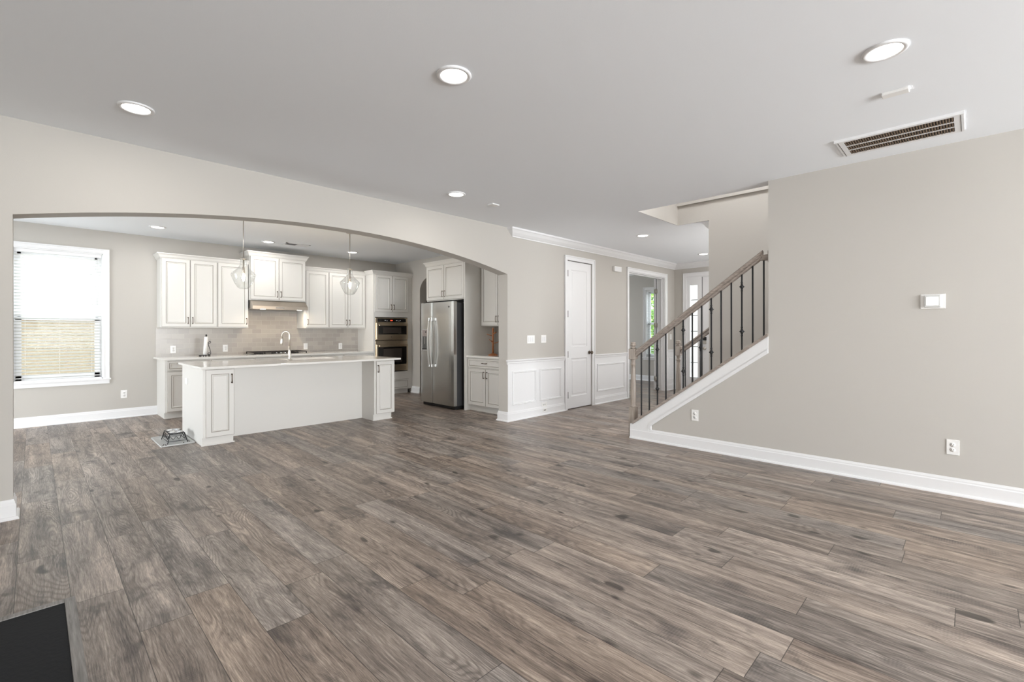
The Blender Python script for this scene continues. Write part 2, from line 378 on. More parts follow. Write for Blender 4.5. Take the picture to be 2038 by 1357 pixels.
# kitchen back wall with window opening x -.20...71, z .60..2.39
kw = B(KWALL)
WX0, WX1, WZ0, WZ1 = -.20, .705, .60, 2.40
kw.box(KL, WX0, K, K+E_, 0, H); kw.box(WX1, KR+1.3, K, K+E_, 0, H); kw.box(WX0, WX1, K, K+E_, 0, WZ0); kw.box(WX0, WX1, K, K+E_, WZ1, H)
struct(kw, 'wall_kitchen_back', 'greige kitchen wall with the window and cabinets')
# kitchen right wall with small arched passage (y 7.2..8.09)
PY0, PY1 = 7.15, 8.09
kr = B(KWALL)
kr.box(KR, KR+.15, PY1, K, 0, H); kr.box(KR, KR+.15, AK, PY0, 0, H)
pts = []
for i in range(25):
    a = PI*i/24; yy = (PY0+PY1)/2 + (PY1-PY0)/2*math.cos(PI-a); zz = 2.10+.30*math.sin(a); pts.append((yy, zz))
kr.prism(pts + [(PY1, H), (PY0, H)], 0, KR, KR+.15)
struct(kr, 'wall_kitchen_right', 'kitchen side wall with arched pantry passage behind the refrigerator')
struct(B(WALL).box(KR+1.15, KR+1.3, 6.4, K, 0, H).box(KR+.15, KR+1.15, 6.4, 6.5, 0, H), 'wall_pantry', 'wall of the pantry passage')
# rear, left, breakfast walls (behind the camera) with openings
rw = B(WALL)
rw.box(XL, .1, YR-E_, YR, 0, H); rw.box(4.3, SI, YR-E_, YR, 0, H); rw.box(.1, 4.3, YR-E_, YR, 0, .5); rw.box(.1, 4.3, YR-E_, YR, 2.4, H)
struct(rw, 'wall_rear', 'rear wall of the living room with windows')
lw = B(WALL)
lw.box(XL-E_, XL, YR, A, 0, H)
struct(lw, 'wall_left', 'left wall of the living room beside the hearth')
bw = B(WALL)
bw.box(KL-E_, KL, AK, 5.3, 0, H); bw.box(KL-E_, KL, 8.5, K, 0, H); bw.box(KL-E_, KL, 5.3, 8.5, 2.2, H); bw.box(KL-E_, KL, 5.3, 8.5, 0, .1)
struct(bw, 'wall_breakfast', 'breakfast side wall with wide glass door')
# foyer front wall x = FX with door unit opening y 3.05..4.42, z 0..2.44
ff = B(WALL)
ff.box(FX, FX+E_, 4.42, A, 0, H); ff.box(FX, FX+E_, 1.0, 2.95, 0, H); ff.box(FX, FX+E_, 2.95, 4.42, 2.45, H)
struct(ff, 'wall_foyer', 'foyer front wall around the entry door')
dw = B(WALL)
dw.box(6.38, 6.9, .85, 1.0, 0, H); dw.box(9.3, FX+.15, .85, 1.0, 0, H); dw.box(6.9, 9.3, .85, 1.0, 0, .7); dw.box(6.9, 9.3, .85, 1.0, 2.3, H)
struct(dw, 'wall_dining', 'dining side wall of the foyer with an added window opening')
# office
OX = 11.05
ow = B(WALL)
OY0, OY1, OZ0, OZ1 = 5.12, 6.01, .60, 2.33
ow.box(OX, OX+E_, AK, OY0, 0, H); ow.box(OX, OX+E_, OY1, 8.4, 0, H); ow.box(OX, OX+E_, OY0, OY1, 0, OZ0); ow.box(OX, OX+E_, OY0, OY1, OZ1, H)
ow.box(7.6, 9.4, 8.4, 8.55, 0, H); ow.box(7.6, OX, 8.4, 8.55, 2.4, H); ow.box(9.4, OX+E_, 8.4, 8.55, 0, .6); ow.box(7.45, 7.6, AK, 8.55, 0, H); ow.box(FX+.15, OX+E_, A+.02, AK, 0, H)
struct(ow, 'wall_office', 'greige office walls seen through the doorway')

# ------------------------------------------------------------------ trim profiles
BB = [(0, 0), (.030, 0), (.030, .008), (.024, .018), (.015, .022), (.015, .100), (.013, .104), (.010, .108), (.010, .118), (.006, .128), (.004, .135), (0, .135)]
CR = [(0, 2.62), (.012, 2.62), (.014, 2.632), (.030, 2.645), (.058, 2.672), (.078, 2.70), (.088, 2.712), (.098, 2.716), (.100, 2.7399), (0, 2.7399)]
CH = [(0, .800), (.010, .800), (.012, .815), (.018, .822), (.018, .838), (.026, .846), (.032, .856), (.032, .866), (.024, .872), (0, .872)]
def baseboard(name, runs, label):
    mb = B(TRIM)
    for r in runs: mb.run(BB, *r)
    return struct(mb, name, label)
baseboard('baseboard_stairs', [((S, YR), (S, 2.93), (-1, 0), 0, 0)], 'white baseboard along the stair side wall')
baseboard('baseboard_arch_left', [((XL, A), (-.1, A), (0, -1), 0, 1), ((-.1, A), (-.1, AK), (1, 0), 1, 1), ((-.1, AK), (KL, AK), (0, 1), 1, 0)], 'white baseboard wrapping the left arch post')
baseboard('baseboard_arch_right', [((4.68, A), (5.965, A), (0, -1), 1, 0), ((4.68, AK), (4.68, A), (-1, 0), 1, 1), ((4.905, AK), (4.68, AK), (0, 1), 0, 1)], 'white baseboard wrapping the right arch post')
baseboard('baseboard_hall', [((6.81, A), (7.87, A), (0, -1), 0, 0), ((9.51, A), (FX, A), (0, -1), 0, -1), ((FX, A), (FX, 4.48), (-1, 0), -1, 0)], 'white baseboard between the closet door and the office')
baseboard('baseboard_kitchen_back', [((KL, K), (1.335, K), (0, -1), 0, 0)], 'white baseboard under the kitchen window')
baseboard('baseboard_kitchen_right', [((KR, 8.39), (KR, PY1), (-1, 0), 0, 0)], 'white baseboard beside the oven cabinet')
baseboard('baseboard_office', [((OX, 8.4), (OX, AK), (-1, 0), 0, 0), ((7.6, 8.4), (OX, 8.4), (0, -1), 0, 0)], 'white baseboard in the office')
# crown
mb = B(TRIM).run(CR, (4.78, A), (FX, A), (0, -1), 1, -1).run(CR, (4.78, A), (4.78, A), (-1, 0), 0, 0)
mb2 = mb
# mitred return at the crown's start
a = [Vector((4.78-o, A, z)) for o, z in CR]; b_ = [Vector((4.78-o, A-o, z)) for o, z in CR]; mb.loft([a, b_], cap=False)
mb.run(CR, (FX, A), (FX, 1.0), (-1, 0), -1, 0)
struct(mb, 'trim_1', 'white crown moulding above the hall wall and entry')
mb = B(TRIM).run(CR, (6.38, 1.0), (6.38, 2.49), (1, 0), 0, 1).run(CR, (6.38, 2.49), (6.30, 2.49), (0, 1), 1, 0)
struct(mb, 'trim_2', 'white crown moulding end behind the stairwell wall')
struct(B(WALL).box(6.242, 6.26, -1.2, 2.919, 3.0, 3.2), 'trim_3', 'greige band high in the stairwell')
# wainscot
wn_ = B(TRIM)
for x0, x1 in ((4.684, 5.965), (6.81, 7.87), (9.51, FX)): wn_.box(x0, x1, A-.004, A, .02, .82)
wn_.box(FX-.004, FX, 4.48, A, .02, .82)
wn_.run(CH, (4.68, A), (5.965, A), (0, -1), 1, 0).run(CH, (6.81, A), (7.87, A), (0, -1)).run(CH, (9.51, A), (FX, A), (0, -1), 0, -1).run(CH, (FX, A), (FX, 4.48), (-1, 0), -1, 0)
a = [Vector((4.68-o, A, z)) for o, z in CH]; b_ = [Vector((4.68-o, A-o, z)) for o, z in CH]; wn_.loft([a, b_], cap=False)
def picture_frame(mb, x0, x1, z0, z1, y=A-.004, wd=.028):
    prof = [(0, 0), (0, .012), (.006, .016), (.012, .010), (.020, .014), (wd, .004), (wd, 0)]      # (inset, out)
    for (i0, o0), (i1, o1) in zip(prof, prof[1:]):
        c0 = [(x0+i0, z0+i0), (x1-i0, z0+i0), (x1-i0, z1-i0), (x0+i0, z1-i0)]; c1 = [(x0+i1, z0+i1), (x1-i1, z0+i1), (x1-i1, z1-i1), (x0+i1, z1-i1)]
        for k in range(4):
            j = (k+1) % 4; mb.face([(c0[k][0], y-o0, c0[k][1]), (c0[j][0], y-o0, c0[j][1]), (c1[j][0], y-o1, c1[j][1]), (c1[k][0], y-o1, c1[k][1])])
for x0, x1 in ((4.772, 5.278), (5.366, 5.871), (6.882, 7.778), (9.60, 9.80)): picture_frame(wn_, x0, x1, .222, .702)
struct(wn_, 'trim_4', 'white chair rail and panelled wainscot on the hall wall')
# casings
def casing(mb, x0, x1, z1, y, w_=.075, z0=0., sgn=-1):
    prof = [(0, 0), (0, .012), (.006, .016), (w_*.45, .013), (w_-.020, .016), (w_-.016, .024), (w_, .024), (w_, 0)]      # (outwards from the opening, proud of the wall)
    def ring(fx_, fz_): return [(fx_(i), y+sgn*o, fz_(i)) for i, o in prof]
    mb.loft([ring(lambda i: x0-i, lambda i: z0), ring(lambda i: x0-i, lambda i: z1+i), ring(lambda i: x1+i, lambda i: z1+i), ring(lambda i: x1+i, lambda i: z0)])
# closet door
d1 = B(TRIM); casing(d1, 6.045, 6.73, 2.428, A); pass
struct(d1, 'trim_5', 'white casing around the tall closet door')
def panel_rect(mb, x0, x1, z0, z1, y):
    rings = [(0, 0), (.012, .009), (.030, .009), (.046, .003)]
    for (i0, o0), (i1, o1) in zip(rings, rings[1:]):
        c0 = [(x0+i0, z0+i0), (x1-i0, z0+i0), (x1-i0, z1-i0), (x0+i0, z1-i0)]; c1 = [(x0+i1, z0+i1), (x1-i1, z0+i1), (x1-i1, z1-i1), (x0+i1, z1-i1)]
        for k in range(4):
            j = (k+1) % 4; mb.face([(c0[k][0], y+o0, c0[k][1]), (c0[j][0], y+o0, c0[j][1]), (c1[j][0], y+o1, c1[j][1]), (c1[k][0], y+o1, c1[k][1])])
    i, o = rings[-1]; mb.face([(x0+i, y+o, z0+i), (x1-i, y+o, z0+i), (x1-i, y+o, z1-i), (x0+i, y+o, z1-i)])
def two_panel_leaf(x0, x1, z0, z1, y, t=.035, st=.115):
    mb = B(TRIM); px0, px1 = x0+st, x1-st
    pz = [(.205, .828), (1.017, 2.285)]
    # front skin with two openings
    zs = [z0, pz[0][0], pz[0][1], pz[1][0], pz[1][1], z1]
    mb.face([(x0, y, z0), (px0, y, z0), (px0, y, z1), (x0, y, z1)]); mb.face([(px1, y, z0), (x1, y, z0), (x1, y, z1), (px1, y, z1)])
    for a0, a1 in ((zs[0], zs[1]), (zs[2], zs[3]), (zs[4], zs[5])): mb.face([(px0, y, a0), (px1, y, a0), (px1, y, a1), (px0, y, a1)])
    for a0, a1 in pz: panel_rect(mb, px0, px1, a0, a1, y)
    for q in ([(x0, y, z0), (x0, y+t, z0), (x0, y+t, z1), (x0, y, z1)], [(x1, y, z0), (x1, y+t, z0), (x1, y+t, z1), (x1, y, z1)],
              [(x0, y, z1), (x1, y, z1), (x1, y+t, z1), (x0, y+t, z1)], [(x0, y, z0), (x1, y, z0), (x1, y+t, z0), (x0, y+t, z0)], [(x0, y+t, z0), (x1, y+t, z0), (x1, y+t, z1), (x0, y+t, z1)]): mb.face(q)
    return mb
dd = two_panel_leaf(6.05, 6.725, .012, 2.418, A+.012).build('door_1'); dd['kind'] = 'structure'; dd['label'] = 'tall white two panel closet door with nickel knob'; dd['category'] = 'door'
def knob_mb(x, y, z, sg=-1, m=SNICK):
    mb = B(m); prof = [(.030, 0), (.032, .004), (.028, .008), (.012, .010), (.011, .030), (.022, .036), (.030, .046), (.031, .056), (.025, .066), (.012, .071)]
    rings = [[(x+r*math.cos(2*PI*i/16), y+sg*o, z+r*math.sin(2*PI*i/16)) for i in range(16)] for r, o in prof]
    return mb.loft(rings, smooth=True)
knob_mb(6.675, A+.012, .912, m=NICKEL).build('door_knob', dd)
for zz in (.24, .90, 1.556, 2.215): B(HINGEM).box(6.046, 6.066, A-.004, A+.011, zz-.05, zz+.05).tube([(6.053, A-.008, zz-.052), (6.053, A-.008, zz+.052)], .008).build('hinge', dd)
struct(B(SLOT).box(6.05, 6.725, A+.05, A+.06, 0, 2.43), 'wall_closet_shade', 'dark sheet behind the closet door standing in for the shaded interior')  # dark colour stands in for the shade inside the closet
# office opening casing + jamb
oc = B(TRIM); casing(oc, 7.95, 9.43, 2.415, A); oc.box(7.951, 7.965, A-.003, AK+.003, 0, 2.40).box(9.415, 9.429, A-.003, AK+.003, 0, 2.40).box(7.951, 9.429, A-.003, AK+.003, 2.40, 2.414)
oc.box(7.965, 7.98, A+.06, A+.08, 0, 2.385).box(9.40, 9.415, A+.06, A+.08, 0, 2.385).box(7.965, 9.415, A+.06, A+.08, 2.385, 2.3999)
casing(oc, 7.95, 9.43, 2.415, AK, sgn=1)
struct(oc, 'trim_6', 'white casing around the wide office doorway')
d3 = B(TRIM).box(9.405, 10.12, AK+.03, AK+.065, .01, 2.40).build('door_3'); d3['kind'] = 'structure'; d3['label'] = 'white office door folded open, seen edge on with hinges'; d3['category'] = 'door'
for zz in (.25, 1.40, 2.13): B(SNICK).box(9.395, 9.405, AK-.02, AK+.06, zz-.045, zz+.045).tube([(9.395, AK+.015, zz-.048), (9.395, AK+.015, zz+.048)], .007).build('hinge', d3)

# front door unit: sidelight y 4.08..4.42 ; door y 3.1..4.08
e = B(TRIM)
e.box(FX-.018, FX, 4.40, 4.459, 0, 2.44).box(FX-.018, FX, 2.95, 4.459, 2.44, 2.504).box(FX-.026, FX, 4.459, 4.475, 0, 2.504).box(FX-.026, FX, 2.95, 4.475, 2.504, 2.52)
e.box(FX+.001, FX+.1, 4.33, 4.419, 0, 2.449).box(FX+.001, FX+.1, 4.08, 4.165, 0, 2.449).box(FX+.004, FX+.1, 4.165, 4.33, 2.26, 2.449).box(FX+.004, FX+.1, 4.165, 4.33, 0, .29).box(FX+.001, FX+.1, 2.951, 4.08, 2.42, 2.449)
for z_ in (.60,): pass
struct(e, 'trim_7', 'white entry door frame with panelled sidelight surround')
gl = B(PANE).box(FX+.05, FX+.056, 4.165, 4.33, .29, 2.26).build('window_3'); gl['kind'] = 'structure'; gl['label'] = 'narrow sidelight window beside the entry door'; gl['category'] = 'window'
mu = B(IRON)
for z_ in (.60, .94, 1.27, 1.61, 1.94): mu.box(FX+.04, FX+.05, 4.165, 4.33, z_-.006, z_+.006)
mu.build('muntin', gl)
fdm = B(TRIM).box(FX+.03, FX+.07, 3.12, 4.075, .01, 2.415)
fd = fdm.build('door_2'); fd['kind'] = 'structure'; fd['label'] = 'white front entry door with nickel deadbolt'; fd['category'] = 'door'
B(SLOT).box(FX+.022, FX+.03, 4.072, 4.08, .0, 2.42).build('weatherstrip', fd)
kn = knob_mb(0, 0, 0, 1).build('door_knob', fd); kn.rotation_euler[2] = PI/2; kn.location = (FX+.03, 4.025, .91)
kl = MB().mat(SNICK).box(FX+.005, FX+.03, 3.99, 4.055, 1.0, 1.075, .006).mat(BLACK).box(FX+.005, FX+.03, 3.985, 4.06, 1.08, 1.15, .006).build('deadbolt_keypad', fd)
B(SNICK).box(FX+.022, FX+.03, 4.02, 4.03, .685, .695).build('peephole_stud', fd)

# ------------------------------------------------------------------ kitchen window
def window_unit(name, label, axis_x, p0, p1, z0, z1, face, meet, screen=True):
    # built in local coordinates: x along the wall, y into the wall (outwards), z up ; root at (0,0,0) of the opening's left end
    W_ = p1-p0; Hh = z1-z0
    fr = B(TRIM)
    fr.box(0, .012, 0, .12, 0, Hh).box(W_-.012, W_, 0, .12, 0, Hh).box(0, W_, 0, .12, Hh-.012, Hh).box(0, W_, 0, .12, 0, .012)      # reveal
    fr.box(.012, .045, .10, .13, .012, Hh-.012).box(W_-.045, W_-.012, .10, .13, .012, Hh-.012).box(.045, W_-.045, .10, .13, Hh-.045, Hh-.012)
    o = fr.build(name); o['kind'] = 'structure'; o['label'] = label; o['category'] = 'window'
    mz = meet-z0
    up = B(TRIM).box(.045, .08, .108, .125, mz, Hh-.045).box(W_-.08, W_-.045, .108, .125, mz, Hh-.045).box(.045, W_-.045, .108, .125, Hh-.085, Hh-.045).box(.045, W_-.045, .108, .125, mz-.02, mz+.02)
    up.build('upper_sash', o)
    lo = B(TRIM).box(.03, .085, .085, .107, .012, mz).box(W_-.085, W_-.03, .085, .107, .012, mz).box(.03, W_-.03, .085, .107, .012, .085).box(.03, W_-.03, .085, .107, mz-.03, mz+.012)
    lo.build('lower_sash', o)
    B(PANE).box(.08, W_-.08, .114, .118, mz, Hh-.085).build('pane', o); B(PANE).box(.085, W_-.085, .094, .098, .085, mz-.03).build('pane', o)
    if screen: B(SCREEN).box(.05, W_-.05, .135, .137, .03, mz-.01).build('insect_screen', o)
    return o
kwin = window_unit('window_1', 'white double hung kitchen window with blinds', True, WX0, WX1, WZ0, WZ1, K, 1.465)
kwin.location = (WX0, K, WZ0)
ct_ = B(TRIM); casing(ct_, WX0, WX1, WZ1, K, .07, WZ0)
ct_.box(WX0-.085, WX1+.085, K-.045, K+.02, WZ0-.018, WZ0, .003).box(WX0-.07, WX1+.07, K-.018, K, WZ0-.075, WZ0-.018)
struct(ct_, 'trim_8', 'white casing, stool and apron of the kitchen window')
owin = window_unit('window_2', 'white office window with open blinds', True, 0, OY1-OY0, OZ0, OZ1, OX, 1.47, False)
owin.location = (OX, OY1, OZ0); owin.rotation_euler[2] = -PI/2
oc2 = B(TRIM); casing(oc2, 0, OY1-OY0, OZ1, 0, .065, OZ0); oc2.box(-.08, OY1-OY0+.08, -.04, .02, OZ0-.018, OZ0).box(-.065, OY1-OY0+.065, -.018, 0, OZ0-.07, OZ0-.018)
o = struct(oc2, 'trim_9', 'white casing of the office window'); o.location = (OX, OY1, 0); o.rotation_euler[2] = -PI/2
def blind(name, label, W_, z0, z1, tilt, loc, rz, y=.045):
    r = thing(name, label, 'blind', loc, rz)
    B(TRIM).box(.016, W_-.016, y-.028, y+.028, z1-.055, z1-.013).build('headrail', r)
    s = B(SLAT); z = z0+.05; n = 0
    c, sn = math.cos(tilt), math.sin(tilt)
    while z < z1-.07:
        hw = .0245; t = .0014
        pts = []
        for k in range(5):
            u = -hw+2*hw*k/4; camber = .004*(1-(u/hw)**2); pts.append((y+u*c-camber*sn, z+u*sn+camber*c))
        top = pts; bot = [(a_, b__-t*2) for a_, b__ in pts][::-1]
        s.prism(top+bot, 0, .018, W_-.018); z += .0425
    s.build('slats', r)
    B(TRIM).box(.018, W_-.018, y-.025, y+.025, z0+.004, z0+.022, .003).build('bottom_rail', r)
    cd = B(TRIM)
    for x in (.12, W_*.5, W_-.12): cd.box(x-.001, x+.001, y-.026, y-.0245, z0+.02, z1-.05)
    cd.build('ladder_cords', r)
    B(TRIM).tube([(W_-.06, y-.034, z1-.05), (W_-.062, y-.036, z1-.75)], .004, 6).build('tilt_wand', r)
    return r
blind('window_blind', 'white horizontal slat blind lowered over the kitchen window', WX1-WX0, WZ0, WZ1, -.30, (WX0, K, 0), 0)
blind('window_blind', 'white slat blind tilted open in the office window', OY1-OY0, OZ0, OZ1, .05, (OX, OY1, 0), -PI/2)

# ------------------------------------------------------------------ outdoors
struct(B(CONC).box(-14, 30, -14, 30, -.6, -.4), 'floor_outside', 'ground outside the house')
tag(B(SIDING).box(-9, 6.5, 13.2, 19, -.4, 1.58).mat(TRIM).box(-9.2, 6.7, 13.0, 19.2, 1.58, 1.66).build('neighbouring_house'), 'cream sided house seen through the kitchen window blinds', 'house')
def shrub(name, label, cx, cy, z0, rx, ry, rz, n, seed, sz=.05):
    rnd = random.Random(seed); mb = B(LEAF)
    for i in range(n):
        a = rnd.uniform(0, 2*PI); v = rnd.uniform(-1, 1); rr = rnd.uniform(.55, 1)**.5; q = math.sqrt(1-v*v)
        p = Vector((cx+rx*rr*q*math.cos(a), cy+ry*rr*q*math.sin(a), z0+rz+rz*rr*v))
        d1_ = Vector((rnd.uniform(-1, 1), rnd.uniform(-1, 1), rnd.uniform(-1, 1))).normalized(); d2_ = d1_.cross(Vector((rnd.uniform(-1, 1), rnd.uniform(-1, 1), rnd.uniform(-1, 1)))).normalized()
        s_ = sz*rnd.uniform(.7, 1.3); f = mb.face([p-d1_*s_, p+d2_*s_*.5, p+d1_*s_, p-d2_*s_*.5])
    return tag(mb.build(name, fix=False), label, 'plant')
shrub('garden_shrub', 'sunlit green shrub outside the office window', 13.6, 6.9, -.4, .9, 1.2, 1.2, 5000, 3, .06)
shrub('garden_tree', 'leafy green tree behind the shrub outside the office window', 16.2, 8.2, -.4, 1.3, 1.8, 1.75, 5000, 4, .09)
tag(B(TRIM).box(21, 21.4, 8, 18, -.4, 4.2).mat(SLOT).box(20.6, 21.6, 8, 18, 4.2, 4.5).build('distant_house'), 'pale house across the street through the office window', 'house')

# ------------------------------------------------------------------ recessed lights
def downlight(x, y, label, power=9, group=None):
    r = thing('recessed_light', label, 'ceiling light', (x, y, H), 0, group or 'recessed ceiling lights')
    B(TRIM).lathe([(.098, 0), (.099, -.006), (.092, -.011), (.078, -.010), (.074, -.006), (.074, 0)], 0, 0, 40, cap=False).build('trim_ring', r)
    B(LENS).lathe([(.001, -.006), (.074, -.006)], 0, 0, 40, cap=False).build('lens', r)
    l = bpy.data.lights.new('downlight_lamp', 'AREA'); l.shape = 'DISK'; l.size = .14; l.energy = power; l.color = (1, .96, .91)
    o = bpy.data.objects.new('downlight_lamp', l); C.objects.link(o); o.parent = r; o.location = (0, 0, -.02)
    return r
for x, y, lb in ((.47, 3.90, 'recessed round light at the far left of the living room ceiling'), (1.68, 2.11, 'recessed round light in the middle of the living room ceiling'),
                 (3.11, .325, 'recessed round light at right, near the return air grille'), (3.155, 3.925, 'recessed round light in the ceiling before the crown moulding, above the arch end')):
    downlight(x, y, lb, 5)
downlight(6.53, 3.60, 'recessed round light in the hall ceiling beside the stairwell opening', 4)
downlight(8.90, 3.64, 'recessed round light by the entry door, nearest the front crown', 4)
downlight(1.215, 8.13, 'recessed kitchen light nearest the window, left of the pendants', 5)
downlight(2.68, 8.19, 'recessed kitchen light between the two pendant stems', 5)
downlight(4.13, 8.18, 'recessed kitchen light just right of the right pendant stem', 5)
def plate_box(name, label, cat, x0, x1, y0, y1, z0, z1, m=PLASTIC, bev=.004): return tag(B(m).box(x0, x1, y0, y1, z0, z1, bev).build(name), label, cat)
plate_box('ceiling_sensor', 'small white rectangular sensor on the ceiling between light and return grille', 'sensor', 3.655, 3.72, .27, .40, H-.018, H)
plate_box('ceiling_sensor', 'small white rectangular sensor on the ceiling above the arch end', 'sensor', 3.665, 3.77, 3.90, 3.99, H-.014, H)
# return air grille
g = thing('return_air_grille', 'white return air grille with dark slots near the right wall', 'vent', (4.53, .40, H))
f = B(TRIM); X0, X1, Y0, Y1 = -.205, .215, -.36, .36
f.box(X0+.016, X0+.06, Y0, Y1, -.010, 0).box(X1-.035, X1, Y0, Y1, -.010, 0).box(X0+.06, X1-.035, Y0, Y0+.05, -.010, 0).box(X0+.06, X1-.035, Y1-.05, Y1, -.010, 0).box(X0, X0+.0159, Y0-.002, Y1+.002, -.020, 0)
f.mat(SLOT).box(X0+.03, X1-.01, Y0+.014, Y0+.017, -.0115, -.0101).box(X0+.03, X1-.01, Y1-.017, Y1-.014, -.0115, -.0101).mat(TRIM)
f.build('frame', g)
f = B(TRIM)
iw = (X1-.035)-(X0+.06)
for k in (1, 2): xx = X0+.06+iw*k/3; f.box(xx-.004, xx+.004, Y0+.05, Y1-.05, -.012, -.002)
f.build('cross_bars', g)
f = B(STONE)
n = 40
for k in range(n):
    yy = Y0+.05+(Y1-Y0-.1)*(k+.5)/n; f.box(X0+.06, X1-.035, yy-.0032, yy+.0032, -.0085, -.002)
f.build('fins', g)
B(VENTD).box(X0+.06, X1-.035, Y0+.05, Y1-.05, -.0018, -.0008).build('filter_backing', g)
# kitchen ceiling register
g = thing('ceiling_register', 'small white supply register in the kitchen ceiling', 'vent', (3.1, 8.13, H))
B(TRIM).box(-.2, .2, -.10, -.08, -.008, 0).box(-.2, .2, .08, .10, -.008, 0).box(-.2, -.17, -.1, .1, -.008, 0).box(.17, .2, -.1, .1, -.008, 0).box(.0, .17, -.08, .08, -.006, 0).build('frame', g)
f = B(VENTG).box(-.17, 0, -.08, .08, -.002, 0)
for k in range(9): f.box(-.17, 0, -.075+.0175*k, -.071+.0175*k, -.006, -.002)
f.build('louvres', g)

# ------------------------------------------------------------------ wall plates
def outlet(label, loc, rz, gang='outlet', group='duplex outlets'):
    # local: plate on plane y=0 facing -y, centred
    r = thing('wall_outlet' if gang == 'outlet' else 'light_switch', label, 'outlet' if gang == 'outlet' else 'switch', loc, rz, group)
    wd = {'outlet': .074, 'one': .074, 'two': .118, 'three': .166, 'wide': .074}[gang]; ht = .118
    B(PLASTIC).box(-wd/2, wd/2, -.006, 0, -ht/2, ht/2, .002).build('cover_plate', r)
    if gang == 'outlet':
        for s_ in (-.02, .02):
            f = B(PLASTIC).lathe([(.0165, -.006), (.0165, -.008), (.001, -.008)], 0, s_, 20, axis=1).mat(SLOT)
            f.box(-.008, -.0055, -.0086, -.0079, s_-.001, s_+.008).box(.0055, .008, -.0086, -.0079, s_-.001, s_+.008).box(-.002, .002, -.0086, -.0079, s_-.010, s_-.006)
            f.build('socket', r)
    elif gang != 'wide':
        n_ = {'one': 1, 'two': 2, 'three': 3}[gang]
        for k in range(n_):
            x = (k-(n_-1)/2)*.046; B(TRIM).box(x-.0165, x+.0165, -.010, -.006, -.033, .033, .0015).build('rocker', r)
    return r
outlet('white duplex outlet on the right wall, low at far right', (S, .11, .37), -PI/2)
outlet('white duplex outlet low on the wall under the stair stringer', (S, 2.145, .365), -PI/2)
outlet('white duplex outlet below and right of the kitchen window', (.94, K, .35), 0)
outlet('white duplex outlet low in the wainscot beside the closet door', (5.467, A-.004, .16), 0).rotation_euler = (0, PI/2, 0)
outlet('white duplex outlet on the tile, left of the paper towel holder', (1.54, K-.008, .995), 0)
outlet('white duplex outlet on the tile, right of the paper towel holder', (2.265, K-.008, .995), 0)
outlet('white outlet on the tile right of the cooktop', (3.60, K-.008, .995), 0, 'one', 'tile switches')
outlet('white outlet on the tile beside the oven cabinet', (4.285, K-.008, .985), 0, 'outlet')
outlet('wide white switch plate on the hall wall, left of the pair', (5.167, A, 1.155), 0, 'three', 'hall switches')
outlet('narrower white switch plate on the hall wall, right of the pair', (5.455, A, 1.158), 0, 'two', 'hall switches')
outlet('white switch by the entry door sidelight', (9.69, A, 1.15), 0, 'one', 'hall switches')
t = thing('baseboard_jack', 'small white jack with dark slot in the hall baseboard', 'jack', (5.47, A-.015, .075))
B(PLASTIC).box(-.05, .05, -.004, 0, -.028, .028, .001).build('cover_plate', t); B(SLOT).box(-.025, .02, -.006, -.003, -.008, .004).build('slot', t)
t = thing('door_chime', 'white door chime box high on the wall left of the office doorway', 'door chime', (7.50, A, 2.365))
B(PLASTIC).box(-.12, .12, -.05, 0, 0, .093, .006).build('cover', t); B(TRIM).box(-.095, .095, -.053, -.05, .015, .078, .001).build('front_panel', t)
t = thing('thermostat', 'white thermostat with bright screen on the right wall', 'thermostat', (S, .225, 1.51), -PI/2)
B(PLASTIC).box(-.075, .075, -.008, 0, -.058, .058, .004).build('wall_plate', t)
B(mat('thermostat_grey', (206, 206, 204), .4)).box(-.052, .048, -.026, -.008, -.047, .050, .006).build('body', t)
B(mat('thermostat_screen', (240, 240, 240), .3, emit=(255, 255, 255), estr=.5)).box(-.038, .034, -.0275, -.025, -.03, .036).build('screen', t)

# ------------------------------------------------------------------ stairs
st = B(RAILH)
stair = thing('staircase', 'enclosed staircase rising behind the iron balusters', 'stairs', (5.72, 2.85, 0))
for k in range(15):
    y1 = 2.85-.256*k-2.85; y0 = y1-.256; z = .183*(k+1)
    B(RAILH).box(SI-5.72+.002, 6.26-5.72-.002, y0, y1+.02, z-.03, z, .004).build('tread', stair)
    B(TRIM).box(SI-5.72+.002, 6.26-5.72-.002, y0+.0, y1, z-.183, z-.03).build('riser', stair)
# stringer + cap
tr = B(TRIM)
def strz(y): return .19 + (2.69-y)*SL*.995
pts = [(2.93, .02), (2.93, capz(2.93)-.031), (1.42, capz(1.42)-.031), (1.42, strz(1.42)), (2.69, .19), (2.69, .02)]
tr.prism(pts, 0, S-.012, S)
q = SL*.995; c1_ = strz(1.42)
